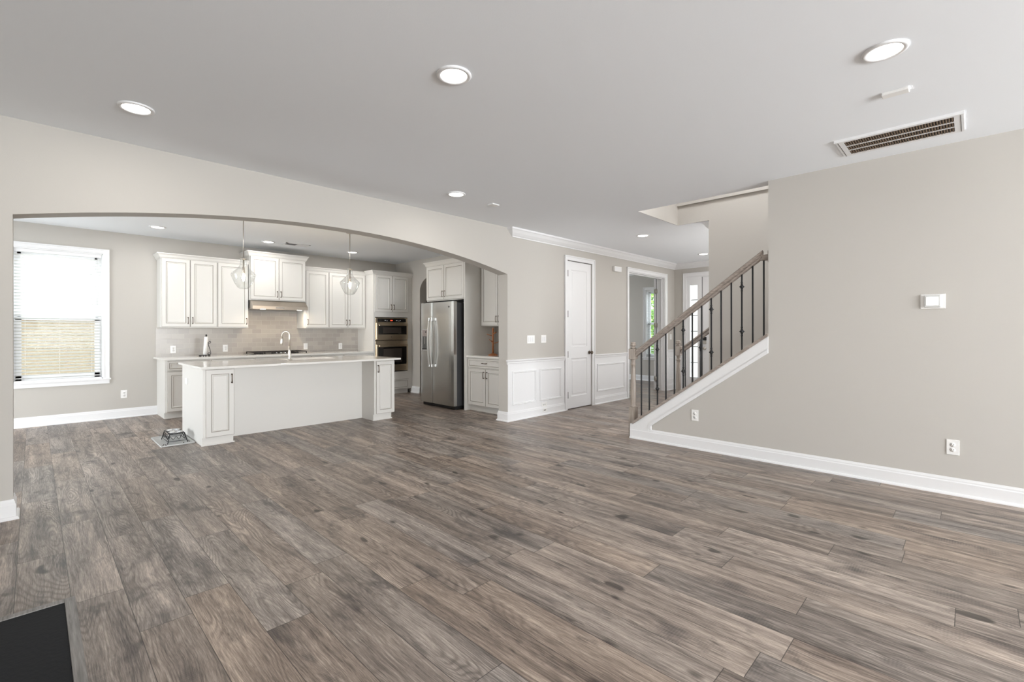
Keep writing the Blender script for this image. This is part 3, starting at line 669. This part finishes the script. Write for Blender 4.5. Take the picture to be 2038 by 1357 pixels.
# moulded lower edge: sloping bead plus the short upright bead above the baseboard
tr.prism([(1.42, c1_+.004), (2.688, .194), (2.640, .194), (1.42, c1_-.034)], 0, S-.020, S-.0005)
tr.prism([(2.688, .194), (2.640, .194), (2.655, .182), (2.655, .136), (2.688, .136)], 0, S-.0195, S-.0005)
tr.box(S-.010, SI, 2.9001, 2.93, 0.02, .17)
struct(tr, 'trim_10', 'white stair stringer board with moulded edge')
def cap(x0, x1, y0, y1):
    mb = B(RAILH)
    mb.prism([(y0, capz(y0)-.03), (y0, capz(y0)), (y1, capz(y1)), (y1, capz(y1)-.03)], 0, x0, x1); return mb
struct(cap(S-.03, SI+.02, 2.885, 1.42), 'trim_11', 'grey stained wood cap along the sloping stair knee wall')
struct(cap(6.24, 6.40, 2.885, 2.49), 'trim_12', 'grey stained wood cap on the far knee wall')
def newel(x, y, parent, z0=0.):
    mb = B(RAILW); h = .04
    mb.box(x-h, x+h, y-h, y+h, z0, .36, .003)
    mb.lathe([(.034, .36), (.038, .37), (.030, .385), (.026, .395), (.032, .42), (.034, .50), (.031, .66), (.026, .82), (.024, .86), (.030, .865), (.031, .885), (.024, .893), (.026, .92), (.034, .935)], x, y, 20)
    mb.box(x-h, x+h, y-h, y+h, .935, 1.065, .004)
    mb.lathe([(.026, 1.065), (.032, 1.072), (.024, 1.082), (.022, 1.092), (.034, 1.100), (.038, 1.108), (.030, 1.118), (.026, 1.124), (.034, 1.130), (.028, 1.140), (.010, 1.146)], x, y, 20)
    return mb.build('newel_post', parent)
def railz(y): return 1.015 + (2.88-y)*.735     # rail centre
def handrail(x, y0, y1, parent):
    prof = [(-.030, -.032), (.030, -.032), (.030, -.018), (.022, -.012), (.022, .002), (.032, .010), (.032, .022), (.022, .032), (0, .036), (-.022, .032), (-.032, .022), (-.032, .010), (-.022, .002), (-.022, -.012), (-.030, -.018)]
    r0 = [(x+a, y0, railz(y0)+b*1.2) for a, b in prof]; r1 = [(x+a, y1, railz(y1)+b*1.2) for a, b in prof]
    return B(RAILH).loft([r0, r1]).build('handrail', parent)
def baluster(x, y, parent, knuckles):
    z0, z1 = capz(y)-.002, railz(y)-.035; h = .0065
    mb = B(IRON).box(x-h, x+h, y-h, y+h, z0, z1)
    if knuckles:
        for kz in (capz(y)+.207, capz(y)+.665):
            mb.lathe([(.008, kz-.050), (.011, kz-.046), (.011, kz-.036), (.008, kz-.033), (.010, kz-.026), (.012, kz-.020), (.012, kz-.014), (.026, kz), (.012, kz+.014), (.012, kz+.020), (.010, kz+.026), (.008, kz+.033), (.011, kz+.036), (.011, kz+.046), (.008, kz+.050)], x, y, 12)
    return mb.build('baluster', parent)
rx = S+.065
rail = thing('stair_railing', 'near stair railing with grey wood handrail and black iron balusters', 'railing', (0, 0, 0))
newel(rx, 2.93, rail)
handrail(rx, 2.895, 1.49, rail)
B(RAILH).box(rx-.03, rx+.03, 1.42, 1.505, railz(1.49)-.06, railz(1.49)-.005, .006).box(rx-.045, rx+.045, 1.42, 1.432, railz(1.49)-.085, railz(1.49)+.03, .004).build('rail_end_fitting', rail)
for i in range(14): baluster(rx, 2.822-.1033*i, rail, i % 3 == 2)
rail2 = thing('stair_railing', 'short far stair railing ending at the stairwell wall', 'railing', (0, 0, 0))
newel(6.32, 2.94, rail2); handrail(6.32, 2.90, 2.49, rail2)
for i in range(3): baluster(6.32, 2.84-.105*i, rail2, i == 2-0 or i == 2)

# ------------------------------------------------------------------ cabinets
def ring_door(mb, x0, x1, z0, z1, y=-.02, fw=.058):
    def rect(i, yy): return [(x0+i, yy, z0+i), (x1-i, yy, z0+i), (x1-i, yy, z1-i), (x0+i, yy, z1-i)]
    rings = [(0, 0, CAB), (0, y+.004, CAB), (.004, y, GLAZE), (.009, y, CAB), (fw-.006, y, CAB), (fw-.003, y+.004, GLAZE), (fw+.001, y+.004, GLAZE), (fw+.010, y+.001, CAB), (fw+.018, y+.008, CAB)]
    for (i0, y0, _), (i1, y1, m_) in zip(rings, rings[1:]):
        mb.mat(m_); a_, b__ = rect(i0, y0), rect(i1, y1)
        for k in range(4): mb.face([a_[k], a_[(k+1) % 4], b__[(k+1) % 4], b__[k]])
    mb.mat(CAB); mb.face(rect(rings[-1][0], rings[-1][1]))
def handle(parent, x, z, horiz=False, y=-.02, L_=.105):
    h_ = L_/2; pts = []
    for k in range(9):
        t_ = -1+2*k/8; pts.append((t_*h_, y-.030+.008*t_*t_))
    mb = B(NICKEL)
    P = (lambda s_, yy: (x+s_, yy, z)) if horiz else (lambda s_, yy: (x, yy, z+s_))
    mb.tube([P(s_, yy) for s_, yy in pts], [.0065, .0055, .005, .0045, .0045, .0045, .005, .0055, .0065], 8)
    for s_ in (-h_+.006, h_-.006):
        mb.tube([P(s_, y), P(s_, y-.006), P(s_, y-.024)], [.0085, .0055, .0055], 8)
    return mb.build('handle', parent)
def cab_door(parent, x0, x1, z0, z1, hx=None, hz=None, horiz=False, name='door', fw=.058):
    mb = MB(); ring_door(mb, x0+.002, x1-.002, z0+.002, z1-.002, fw=fw); o = mb.build(name, parent)
    if hx is not None: handle(o, hx, hz, horiz)
    return o
def cab_crown(parent, W_, D, z, left=True, right=True, hgt=.075, out=.05):
    pr = [(0, z-.02), (.008, z-.02), (.012, z-.004), (.02, z), (out*.6, z+hgt*.45), (out*.85, z+hgt*.72), (out, z+hgt*.8), (out, z+hgt), (0, z+hgt)]
    mb = B(CAB).run(pr, (0, 0), (W_, 0), (0, -1), 1 if left else 0, 1 if right else 0)
    if left: mb.run(pr, (0, D), (0, 0), (-1, 0), 0, 1)
    if right: mb.run(pr, (W_, 0), (W_, D), (1, 0), 1, 0)
    return mb.build('crown_moulding', parent)
DU = .31    # upper depth behind the face
def upper(name, label, x0, x1, z0, z1, yf, doors, loc=None, rz=0, crown=(True, True), depth=None, group='white upper cabinets', ch=.06):
    r = thing(name, label, 'cabinet', loc or (x0, yf+.02, 0), rz, group); W_ = x1-x0
    D = depth if depth is not None else (K-(yf+.02))
    B(CAB).box(0, W_, 0, D-.001, z0, z1).build('body', r)
    for (a0, a1, side) in doors:
        hx = None if side is None else (a1-.03 if side == 'r' else a0+.03)
        cab_door(r, a0, a1, z0+.012, z1-.012, hx, z0+.012+.10)
    if crown is not None: cab_crown(r, W_, D-.001, z1, crown[0], crown[1], ch)
    return r
upper('upper_cabinet', 'white two door upper cabinet at the far left over the counter', 1.335, 2.07, 1.336, 2.40, 8.66, [(.004, .368, 'r'), (.368, .731, 'l')], crown=(True, False))
upper('upper_cabinet', 'white single door upper cabinet left of the range hood', 2.07, 2.525, 1.336, 2.40, 8.66, [(.004, .451, 'r')], crown=(False, False))
upper('upper_cabinet', 'taller white two door cabinet above the range hood', 2.527, 3.44, 1.805, 2.555, 8.59, [(.004, .456, 'r'), (.456, .909, 'l')], ch=.07)
upper('upper_cabinet', 'white single door upper cabinet right of the range hood', 3.442, 3.90, 1.335, 2.40, 8.66, [(.03, .454, 'l')], crown=(False, False))
upper('upper_cabinet', 'white two door upper cabinet beside the oven tower', 3.90, 4.655, 1.335, 2.40, 8.66, [(.004, .375, 'r'), (.375, .735, 'l')], crown=(False, False))
# range hood
h_ = thing('range_hood', 'stainless under cabinet range hood above the cooktop', 'range hood', (2.532, 8.48, 1.655))
mb = B(STEELH).prism([(.53, .148), (.53, .0), (.0, .0), (.0, .05), (.12, .148)], 0, 0, .902); mb.build('body', h_)
B(SHIN).box(.36, .50, -.003, 0, .018, .032).build('control_strip', h_)
for x in (.14, .74): B(LENS).box(x, x+.07, .03, .08, -.006, 0).build('lamp', h_)
B(STEELH).box(0, .902, -.004, .01, -.004, .008).build('front_lip', h_)
for x, p in ((2.71, 2.2), (3.31, 2.2)):
    l = bpy.data.lights.new('hood_lamp_light', 'AREA'); l.size = .06; l.energy = p; l.color = (1, .82, .6); o = bpy.data.objects.new('hood_lamp_light', l); C.objects.link(o); o.location = (x, 8.54, 1.64)
# base cabinets on the back wall
CT = .887; YB = 8.375     # face of base bodies ; doors stand proud of it
def base(label, x0, x1, parts, loc=None, rz=0, depth=None, endpanel=False, group='white base cabinets', name='base_cabinet'):
    W_ = x1-x0; D = depth if depth is not None else K-YB
    r = thing(name, label, 'cabinet', loc or (x0, YB, 0), rz, group)
    B(CAB).box(0, W_, 0, D-.001, .09, CT-.03).build('body', r)
    B(CAB).box(0, W_, .055, D-.001, 0, .09).box(0, W_, .045, .056, 0, .012).build('toe_kick', r)
    for p in parts:
        k, a0, a1, z0, z1, hx, hz, hr = p
        cab_door(r, a0, a1, z0, z1, hx, hz, hr, k, .058 if k == 'door' else .032)
    return r
base('white base cabinet at the left end of the back counter', 1.335, 1.90, [('drawer', .02, .54, .70, .845, .28, .77, True), ('door', .02, .54, .10, .69, .50, .60, False)])
base('white base cabinet under the back counter left of the cooktop', 1.90, 2.52, [('drawer', .01, .61, .70, .845, .31, .77, True), ('door', .01, .31, .10, .69, .28, .60, False), ('door', .31, .61, .10, .69, .34, .60, False)])
base('white drawer cabinet under the cooktop', 2.52, 3.44, [('drawer', .01, .91, .70, .845, None, .77, True), ('drawer', .01, .91, .40, .69, .46, .6, True), ('drawer', .01, .91, .10, .39, .46, .3, True)])
base('white base cabinet right of the cooktop', 3.44, 4.04, [('drawer', .01, .59, .70, .845, .30, .77, True), ('door', .01, .30, .10, .69, .27, .60, False), ('door', .30, .59, .10, .69, .33, .60, False)])
base('white base cabinet against the oven tower', 4.04, 4.655, [('drawer', .01, .605, .70, .845, .31, .77, True), ('door', .01, .31, .10, .69, .28, .60, False), ('door', .31, .605, .10, .69, .34, .60, False)])
tag(B(QUARTZ).box(1.29, 4.658, 8.335, K, CT-.03, CT, .003).build('countertop'), 'white quartz countertop along the back wall', 'countertop')
bs = B(TILE).box(1.32, 4.66, K-.008, K-.0002, CT, 1.335).box(2.527, 3.44, K-.008, K-.0002, 1.335, 1.80); tag(bs.build('tile_backsplash'), 'grey subway tile backsplash behind the cooktop and counter', 'backsplash')
tag(B(TILEY).box(KR-.008, KR, AK, 5.84, CT, 1.37).build('tile_backsplash'), 'grey tile backsplash in the small nook beside the refrigerator', 'backsplash')
# cooktop
c = thing('gas_cooktop', 'black grated gas cooktop set in the back counter', 'cooktop', (2.53, 8.43, CT))
B(STEEL).box(0, .90, 0, .50, 0, .010, .003).build('tray', c)
for gx0, gx1 in ((.02, .31), (.31, .59), (.59, .88)):
    f = B(IRONG)
    for y_ in (.03, .17, .31, .47): f.box(gx0+.01, gx1-.01, y_-.006, y_+.006, .034, .046)
    for x_ in (gx0+.012, gx0+.09, (gx0+gx1)/2, gx1-.09, gx1-.012): f.box(x_-.006, x_+.006, .03, .47, .034, .046)
    for x_ in (gx0+.012, gx1-.012):
        for y_ in (.03, .47): f.box(x_-.008, x_+.008, y_-.008, y_+.008, .009, .036)
    f.build('grate', c)
for bx, by, br in ((.165, .13, .035), (.165, .37, .04), (.45, .33, .055), (.735, .13, .035), (.735, .37, .04)):
    B(IRON).lathe([(br*1.2, .010), (br*1.2, .018), (br, .020), (br, .028), (br*.9, .031), (.001, .031)], bx, by, 20).build('burner', c)
for k in range(5): B(SHIN).lathe([(.018, .010), (.017, .032), (.014, .036), (.001, .036)], .31+.07*k, .055, 16).build('control_knob', c)
# paper towel holder
p = thing('paper_towel_holder', 'black scrolled paper towel holder with nearly used white roll on the back counter', 'paper towel holder', (1.88, 8.60, CT))
mb = B(IRON).tube([(.075*math.cos(2*PI*k/24), .075*math.sin(2*PI*k/24), .018) for k in range(25)], .005, 6)
for a_ in (.5, 1.6, 2.6, 3.7, 4.7, 5.8): mb.lathe([(.006, 0), (.008, .006), (.004, .016)], .07*math.cos(a_), .07*math.sin(a_), 8)
mb.box(-.072, .072, -.004, .004, .014, .020).box(-.004, .004, -.072, .072, .014, .020); mb.build('base', p)
B(IRON).tube([(0, 0, .02), (.022, 0, .325)], .005, 8).lathe([(.006, .318), (.012, .324), (.014, .332), (.008, .342), (.001, .345)], .022, 0, 12).build('spindle', p)
B(PAPER).tube([(.002, 0, .026), (.019, 0, .305)], .025, 20).build('paper_roll', p)
sp_ = []
for k in range(26):
    a_ = -PI*.5-2.1*PI*(1-k/25.)*-1; rr = .008+.016*k/25.
for k in range(20): a_ = 2.2*PI*(1-k/19.)+PI; rr = .006+.017*k/19.; sp_.append((.066+rr*math.cos(a_), 0, .225+rr*math.sin(a_)))
sp_ += [(.046, 0, .20), (.058, 0, .15), (.074, 0, .09), (.082, 0, .055)]
for k in range(20): a_ = -.1-2.1*PI*k/19.; rr = .022-.015*k/19.; sp_.append((.060+rr*math.cos(a_), 0, .045+rr*math.sin(a_)))
B(IRON).tube(sp_, .0045, 6).build('scroll_arm', p)

# ------------------------------------------------------------------ oven tower
T = thing('oven_cabinet', 'tall white cabinet housing the wall ovens', 'cabinet', (4.66, 8.375, 0))
W_ = 5.545-4.66; D = K-8.375
bd = B(CAB); bd.box(0, W_, 0, D-.001, 1.56, 2.415).box(0, W_, 0, D-.001, .09, .455).box(0, .035, 0, D-.001, .455, 1.56).box(.775, W_, 0, D-.001, .455, 1.56).box(.035, .775, D-.05, D-.001, .455, 1.56)
bd.build('body', T); B(CAB).box(0, W_-.07, .055, D-.001, 0, .09).build('toe_kick', T)
cab_door(T, .03, .41, 1.66, 2.395, .38, 1.76); cab_door(T, .41, .79, 1.66, 2.395, .44, 1.76); cab_door(T, .03, .79, .10, .30, None, None, False, 'drawer', .032)
cab_crown(T, W_, .27, 2.415, True, False, .06)
ov = thing('built_in_oven', 'stainless wall oven below the microwave in the tall cabinet', 'oven', (4.70, 8.375, 0))
B(STEELW).box(0, .735, -.004, .5, .465, 1.09, .002).build('housing', ov)
dm = B(STEELW).box(.01, .725, -.035, -.005, .485, 1.015, .004).mat(BLKGLASS).box(.045, .69, -.038, -.034, .61, .965).mat(WIND).box(.16, .58, -.0395, -.037, .66, .93)
dm.build('oven_door', ov)
B(STEELW).box(.05, .70, -.075, -.055, .975, 1.0, .006).box(.07, .085, -.056, -.034, .98, .995).box(.66, .675, -.056, -.034, .98, .995).build('handle', ov)
B(BLACK).box(0, .735, -.008, 0, .462, .474).build('vent_slot', ov)
mw = thing('microwave_oven', 'stainless built in microwave above the wall oven', 'microwave', (4.70, 8.375, 0))
B(STEELW).box(0, .735, -.004, .45, 1.10, 1.545, .002).build('housing', mw)
B(BLKGLASS).box(.045, .695, -.010, -.003, 1.462, 1.53).mat(LEDR).box(.33, .38, -.011, -.0098, 1.488, 1.502).mat(LEDW).box(.20, .23, -.011, -.0098, 1.492, 1.498).box(.24, .27, -.011, -.0098, 1.485, 1.489).box(.46, .49, -.011, -.0098, 1.492, 1.498).box(.51, .54, -.011, -.0098, 1.485, 1.489).box(.55, .57, -.011, -.0098, 1.495, 1.500).build('control_panel', mw)
B(STEELW).box(.01, .725, -.035, -.005, 1.115, 1.448, .004).mat(BLKGLASS).box(.045, .69, -.038, -.034, 1.215, 1.40).mat(WIND).box(.15, .56, -.0395, -.037, 1.235, 1.355).build('microwave_door', mw)
B(STEELW).box(.05, .70, -.072, -.055, 1.385, 1.41, .006).box(.07, .085, -.056, -.034, 1.39, 1.405).box(.66, .675, -.056, -.034, 1.39, 1.405).build('handle', mw)
def emblem(parent, x, y, z, r_=.013):
    e_ = B(SLOT)
    e_.lathe([(r_, y), (r_, y-.0015), (r_*.82, y-.0015), (r_*.82, y)], x, z, 20, axis=1, cap=False)
    e_.box(x-r_*.55, x-r_*.05, y-.0015, y, z+r_*.2, z+r_*.42).box(x-r_*.55, x-r_*.4, y-.0015, y, z-r_*.3, z+r_*.4).box(x-r_*.5, x-.0, y-.0015, y, z-r_*.42, z-r_*.22).box(x-r_*.15, x-.0, y-.0015, y, z-r_*.4, z)
    e_.box(x+r_*.15, x+r_*.32, y-.0015, y, z-r_*.4, z+r_*.4).box(x+r_*.2, x+r_*.6, y-.0015, y, z+r_*.28, z+r_*.42).box(x+r_*.2, x+r_*.5, y-.0015, y, z-r_*.07, z+r_*.07).box(x+r_*.2, x+r_*.6, y-.0015, y, z-r_*.42, z-r_*.28)
    e_.build('emblem', parent)
emblem(mw, .34, -.035, 1.165)

# ------------------------------------------------------------------ refrigerator (faces -x)  local x -> world -y, local y -> world +x
FRX, FY1 = 4.72, 6.86
fr = thing('refrigerator', 'stainless side by side refrigerator with ice dispenser', 'refrigerator', (FRX, FY1, 0), -PI/2)
FW = .905; FZ = 1.76
B(DGREY).box(.005, FW-.012, .085, .76, .03, FZ-.015, .004).build('body', fr)
B(BLACK).box(.01, FW-.01, .05, .70, .012, .06).build('base_grille', fr)
def fdoor(x0, x1):
    mb = B(STEEL); n_ = 10; z0, z1 = .065, FZ
    f_ = lambda t_: .012*(2*t_-1)**4       # slightly bowed front
    ptsd = [(x0+(x1-x0)*k/n_, f_(k/n_)) for k in range(n_+1)] + [(x1, .075), (x0, .075)]
    mb.prism(ptsd, 2, z0, z1); return mb
split = .335
fdoor(.0, split-.003).build('freezer_door', fr)
rd = fdoor(split+.003, FW).build('fridge_door', fr); emblem(rd, FW-.115, .0005, 1.675, .016)
B(BLACK).box(split-.003, split+.003, .03, .08, .07, FZ-.005).build('door_gap', fr)
for hx, sg in ((split-.034, -1), (split+.034, 1)):
    pts_ = []
    for k in range(15):
        t_ = k/14; z = .70+.78*t_; bow = math.sin(PI*t_); pts_.append((hx, -.040-.030*bow, z))
    hm = B(HANDM)
    rings = []
    for (px_, py_, pz_) in pts_: rings.append([(px_+a_, py_+b__, pz_) for a_, b__ in ((-.013, -.005), (-.009, -.010), (.009, -.010), (.013, -.005), (.013, .006), (-.013, .006))])
    hm.loft(rings); hm.box(hx-.016, hx+.016, -.05, .004, 1.455, 1.505, .004).box(hx-.016, hx+.016, -.05, .004, .675, .725, .004)
    hm.build('door_handle', fr)
ds = B(mat('dispenser_frame', (196, 196, 198), .3, metal=.7)).box(.045, .215, -.006, .004, .945, .965).box(.045, .215, -.006, .004, 1.30, 1.315).box(.045, .058, -.006, .004, .945, 1.315).box(.202, .215, -.006, .004, .945, 1.315)
ds.mat(mat('dispenser_panel', (150, 140, 138), .4)).box(.058, .202, -.004, .004, 1.19, 1.30).mat(SLOT).box(.14, .17, -.0055, -.0035, 1.25, 1.275).mat(mat('dispenser_recess', (84, 84, 84), .5)).box(.058, .202, -.0015, .004, .965, 1.19).mat(BLACK).box(.062, .198, -.010, -.001, .965, .985).mat(SHIN).box(.12, .14, -.006, .002, 1.06, 1.18)
ds.build('ice_dispenser', fr)
B(BLACK).box(FW-.09, FW-.01, .05, .12, FZ-.012, FZ+.014).box(.01, .09, .05, .12, FZ-.012, FZ+.014).build('hinge_cover', fr)
for x in (.05, FW-.05): B(BLACK).lathe([(.018, 0), (.018, .03)], x, .12, 12).build('foot', fr)
# panel + cabinet above refrigerator
tag(B(CAB).box(4.875, KR-.001, 5.842, 5.872, 0, 2.395).build('fridge_panel'), 'tall white side panel between refrigerator and nook', 'panel')
upper('upper_cabinet', 'white two door cabinet above the refrigerator', 0, 1.045, 1.80, 2.42, 0, [(.004, .51, 'r'), (.51, 1.041, 'l')], loc=(4.90, 6.92, 0), rz=-PI/2, crown=(True, True), depth=KR-4.90, ch=.065)
# nook cabinets
upper('upper_cabinet', 'white upper cabinet over the nook counter behind the arch post', 0, .96, 1.36, 2.39, 0, [(.02, .42, 'r'), (.42, .94, 'l')], loc=(5.22, 5.84, 0), rz=-PI/2, crown=None, depth=KR-5.22)
base('white nook base cabinet with drawer and two doors beside the refrigerator', 0, .955, [('drawer', .02, .86, .695, .845, .42, .772, True), ('door', .02, .44, .10, .685, .405, .59, False), ('door', .44, .86, .10, .685, .475, .59, False)],
     loc=(4.935, 5.84, 0), rz=-PI/2, depth=KR-4.935)
tag(B(QUARTZ).box(4.895, KR-.009, AK+.001, 5.841, CT-.03, CT, .003).build('countertop'), 'small white counter in the nook beside the refrigerator', 'countertop')
mt = thing('mug_tree', 'brown wooden mug tree standing on the nook counter', 'mug tree', (5.17, 5.50, CT))
B(PINE).lathe([(.075, 0), (.078, .008), (.070, .018), (.045, .026), (.022, .036)], 0, 0, 24).build('base', mt)
B(PINE).lathe([(.017, .03), (.015, .20), (.014, .40), (.018, .42), (.012, .44), (.001, .445)], 0, 0, 12).build('post', mt)
for k, (a_, z) in enumerate(((.2, .34), (2.3, .31), (4.4, .34), (1.2, .20), (3.3, .22), (5.4, .19))):
    B(PINE).tube([(0, 0, z), (.07*math.cos(a_), .07*math.sin(a_), z+.022), (.10*math.cos(a_), .10*math.sin(a_), z+.036)], .006, 8).build('peg', mt)

# ------------------------------------------------------------------ island
IY = 6.06
def island_cab(label, x0, x1, hside, D, toe):
    r = thing('island_cabinet', label, 'cabinet', (x0, IY+.02, 0), 0, 'island end cabinets'); W_ = x1-x0
    B(CAB).box(0, W_, 0, D, .09, CT-.025).build('body', r)
    B(CAB).box(0, W_-toe, .03, D, 0, .09).box(-.01, W_-toe+.01, .02, .03, 0, .014).build('toe_kick', r)
    cab_door(r, .022, W_, .095, .852, (W_-.028 if hside == 'r' else .05), .742)
    return r
il = island_cab('white island end cabinet on the left with one door', 1.31, 1.618, 'r', 1.02, .0)
B(PLASTIC).box(-.006, 0, .71, .85, .635, .71).build('outlet_plate', il)
ir = island_cab('white island end cabinet on the right with one door', 3.395, 3.715, 'l', .40, .03)
tag(B(CAB).box(1.6181, 3.395, 6.44, 6.46, 0, CT-.025).box(1.6181, 3.715, 6.4801, 7.10, .0, CT-.025).build('kitchen_island'), 'plain white recessed middle of the island between its end cabinets', 'island')
tb = B(QUARTZ)
sx0, sx1, sy0, sy1 = 2.42, 3.10, 6.62, 7.0
bx0, bx1, by0, by1 = 1.275, 3.78, 5.995, 7.14
tb.box(bx0, bx1, by0, sy0, CT-.025, CT, .003).box(bx0, bx1, sy1, by1, CT-.025, CT, .003).box(bx0, sx0, sy0, sy1, CT-.025, CT).box(sx1, bx1, sy0, sy1, CT-.025, CT)
tag(tb.build('island_countertop'), 'glossy white quartz top of the kitchen island', 'countertop')
tag(B(TRIM).box(sx0-.01, sx1+.01, sy0-.01, sy1+.01, .68, .69).box(sx0-.01, sx0, sy0-.01, sy1+.01, .69, CT-.026).box(sx1, sx1+.01, sy0-.01, sy1+.01, .69, CT-.026).box(sx0, sx1, sy0-.01, sy0, .69, CT-.026).box(sx0, sx1, sy1, sy1+.01, .69, CT-.026).build('kitchen_sink'), 'white undermount sink in the island top', 'sink')
fa = thing('kitchen_faucet', 'tall nickel gooseneck faucet on the island', 'faucet', (2.41, 6.56, CT))
B(SNICK).lathe([(.028, 0), (.028, .006), (.020, .012), (.0185, .03), (.0185, .10), (.016, .13), (.0125, .20)], 0, 0, 20).build('base', fa)
arc = [(0, 0, .19)]+[(0, 0, .30)]
for k in range(13):
    a_ = PI*k/12; arc.append((-.045+.045*math.cos(a_), .02*k/12, .34+.05*math.sin(a_)))
arc += [(-.09, .02, .31)]
B(SNICK).tube(arc, .0115, 12).build('gooseneck', fa)
B(SNICK).tube([(-.09, .02, .315), (-.0915, .02, .285), (-.094, .02, .235), (-.095, .02, .21)], [.0125, .015, .017, .014], 14).build('spray_head', fa)
B(SNICK).tube([(-.015, -.0, .055), (-.06, -.0, .058), (-.11, -.005, .062)], [.010, .008, .006], 10).build('lever', fa)

# pendants
def pendant(label, x, y):
    r = thing('pendant_lamp', label, 'pendant lamp', (x, y, 1.81), 0, 'glass pendants over the island')
    B(SNICK).lathe([(.062, .93), (.062, .922), (.05, .906), (.012, .898)], 0, 0, 28).build('canopy', r)
    B(SNICK).lathe([(.0055, .38), (.0055, .90)], 0, 0, 10).build('stem', r)
    B(SNICK).lathe([(.012, .395), (.030, .388), (.036, .380), (.036, .372), (.010, .368)], 0, 0, 20).build('cap', r)
    B(SNICK).lathe([(.008, .37), (.008, .28), (.016, .27), (.018, .20), (.012, .195)], 0, 0, 16).build('socket', r)
    prof = [(.036, .375), (.037, .335), (.042, .30), (.060, .265), (.100, .225), (.132, .195), (.140, .180), (.136, .165), (.118, .115), (.095, .062), (.065, .018), (.040, .004), (.003, .0)]
    B(LAMPG).lathe(prof, 0, 0, 40, cap=False).build('glass_shade', r)
    B(BULBM).lathe([(.006, .195), (.009, .180), (.010, .150), (.009, .115), (.003, .105)], 0, 0, 12).build('filament', r)
    B(LAMPG).lathe([(.012, .20), (.020, .175), (.028, .145), (.028, .125), (.018, .100), (.002, .094)], 0, 0, 20, cap=False).build('bulb', r)
    l = bpy.data.lights.new('pendant_bulb_light', 'POINT'); l.shadow_soft_size = .03; l.energy = 9; l.color = (1, .76, .5)
    o = bpy.data.objects.new('pendant_bulb_light', l); C.objects.link(o); o.parent = r; o.location = (0, 0, .15)
pendant('clear glass pendant lamp on the left over the island', 1.845, 6.53)
pendant('clear glass pendant lamp on the right over the island', 3.255, 6.53)

# ------------------------------------------------------------------ dog bowls
tr_ = thing('feeding_mat', 'grey plastic feeding mat with raised rim on the floor by the island', 'mat', (1.14, 6.68, 0))
mb = B(TRAY).box(-.16, .155, -.32, .32, 0, .005, .002); mb.build('mat_base', tr_)
rim = B(TRAY)
rr_ = [(-.16, -.32), (.155, -.32), (.155, .32), (-.16, .32)]
rim.tube([(-.145, -.318, .008), (.14, -.318, .008), (.153, -.305, .008), (.153, .305, .008), (.14, .318, .008), (-.145, .318, .008), (-.158, .305, .008), (-.158, -.305, .008), (-.145, -.318, .008)], .008, 8); rim.build('rim', tr_)
bsd = thing('pet_bowl_stand', 'black wire pet feeding stand on the grey mat', 'bowl stand', (1.15, 6.65, .006))
w_ = B(IRON)
for s_ in (-1, 1):
    for q in (-1, 1): w_.tube([(.095*s_, .18*q, 0), (.07*s_, .155*q, .105)], .0045, 6)
    w_.tube([(.07*s_, -.155, .105), (.07*s_, .155, .105)], .0045, 6).tube([(.09*s_, -.175, .025), (.09*s_, .175, .025)], .003, 6)
    w_.tube([(.083*s_, -.16+.32*k/16, .06+.022*math.sin(k*PI/2.0)) for k in range(17)], .003, 6)
for q in (-1, 1):
    w_.tube([(-.07, .155*q, .105), (.07, .155*q, .105)], .0045, 6).tube([(-.09, .175*q, .025), (.09, .175*q, .025)], .003, 6)
    w_.tube([(-.08+.16*k/12, .168*q, .06+.02*math.sin(k*PI/2)) for k in range(13)], .003, 6)
    w_.tube([(.068*math.cos(2*PI*k/20), .078*q+.068*math.sin(2*PI*k/20), .105) for k in range(21)], .0035, 6)
w_.build('wire_frame', bsd)
for q, lb in ((-1, 'steel pet bowl in the wire stand, nearer the camera'), (1, 'steel pet bowl in the wire stand, farther from the camera')):
    tag(B(SHIN).lathe([(.001, .065), (.045, .065), (.060, .10), (.063, .111), (.072, .113), (.072, .115), (.060, .115), (.052, .095), (.040, .070), (.001, .069)], 0, 0, 28).build('pet_bowl', loc=(1.15, 6.65+.078*q, .008)), lb, 'bowl', 'steel pet bowls')
kb = B(KIB).lathe([(.002, 0), (.0055, .002), (.0055, .006), (.002, .008)], 0, 0, 8).build('kibble_piece', loc=(1.005, 6.42, .006))
tag(kb, 'brown kibble piece lying on the grey feeding mat', 'kibble', 'kibble pieces spilled on the feeding mat')
for x, y in ((1.03, 6.40), (1.035, 6.45), (1.055, 6.47), (1.02, 6.47), (1.26, 6.47), (1.265, 6.53), (1.20, 6.44)):
    k2 = kb.copy(); C.objects.link(k2); k2.location = (x, y, .006)

# ------------------------------------------------------------------ hearth
hr = thing('hearth', 'black slate hearth pad set flush in a grey wood frame', 'hearth', (0, 0, 0))
B(SLATE).box(XL+.001, .10, 1.1, 3.03, .0005, .012).build('slate_slab', hr)
B(HEARTHW).box(.10, .138, 1.06, 3.068, .0005, .016, .002).box(XL+.001, .10, 3.03, 3.068, .0005, .016, .002).box(XL+.001, .10, 1.06, 1.1, .0005, .016, .002).build('wood_frame', hr)
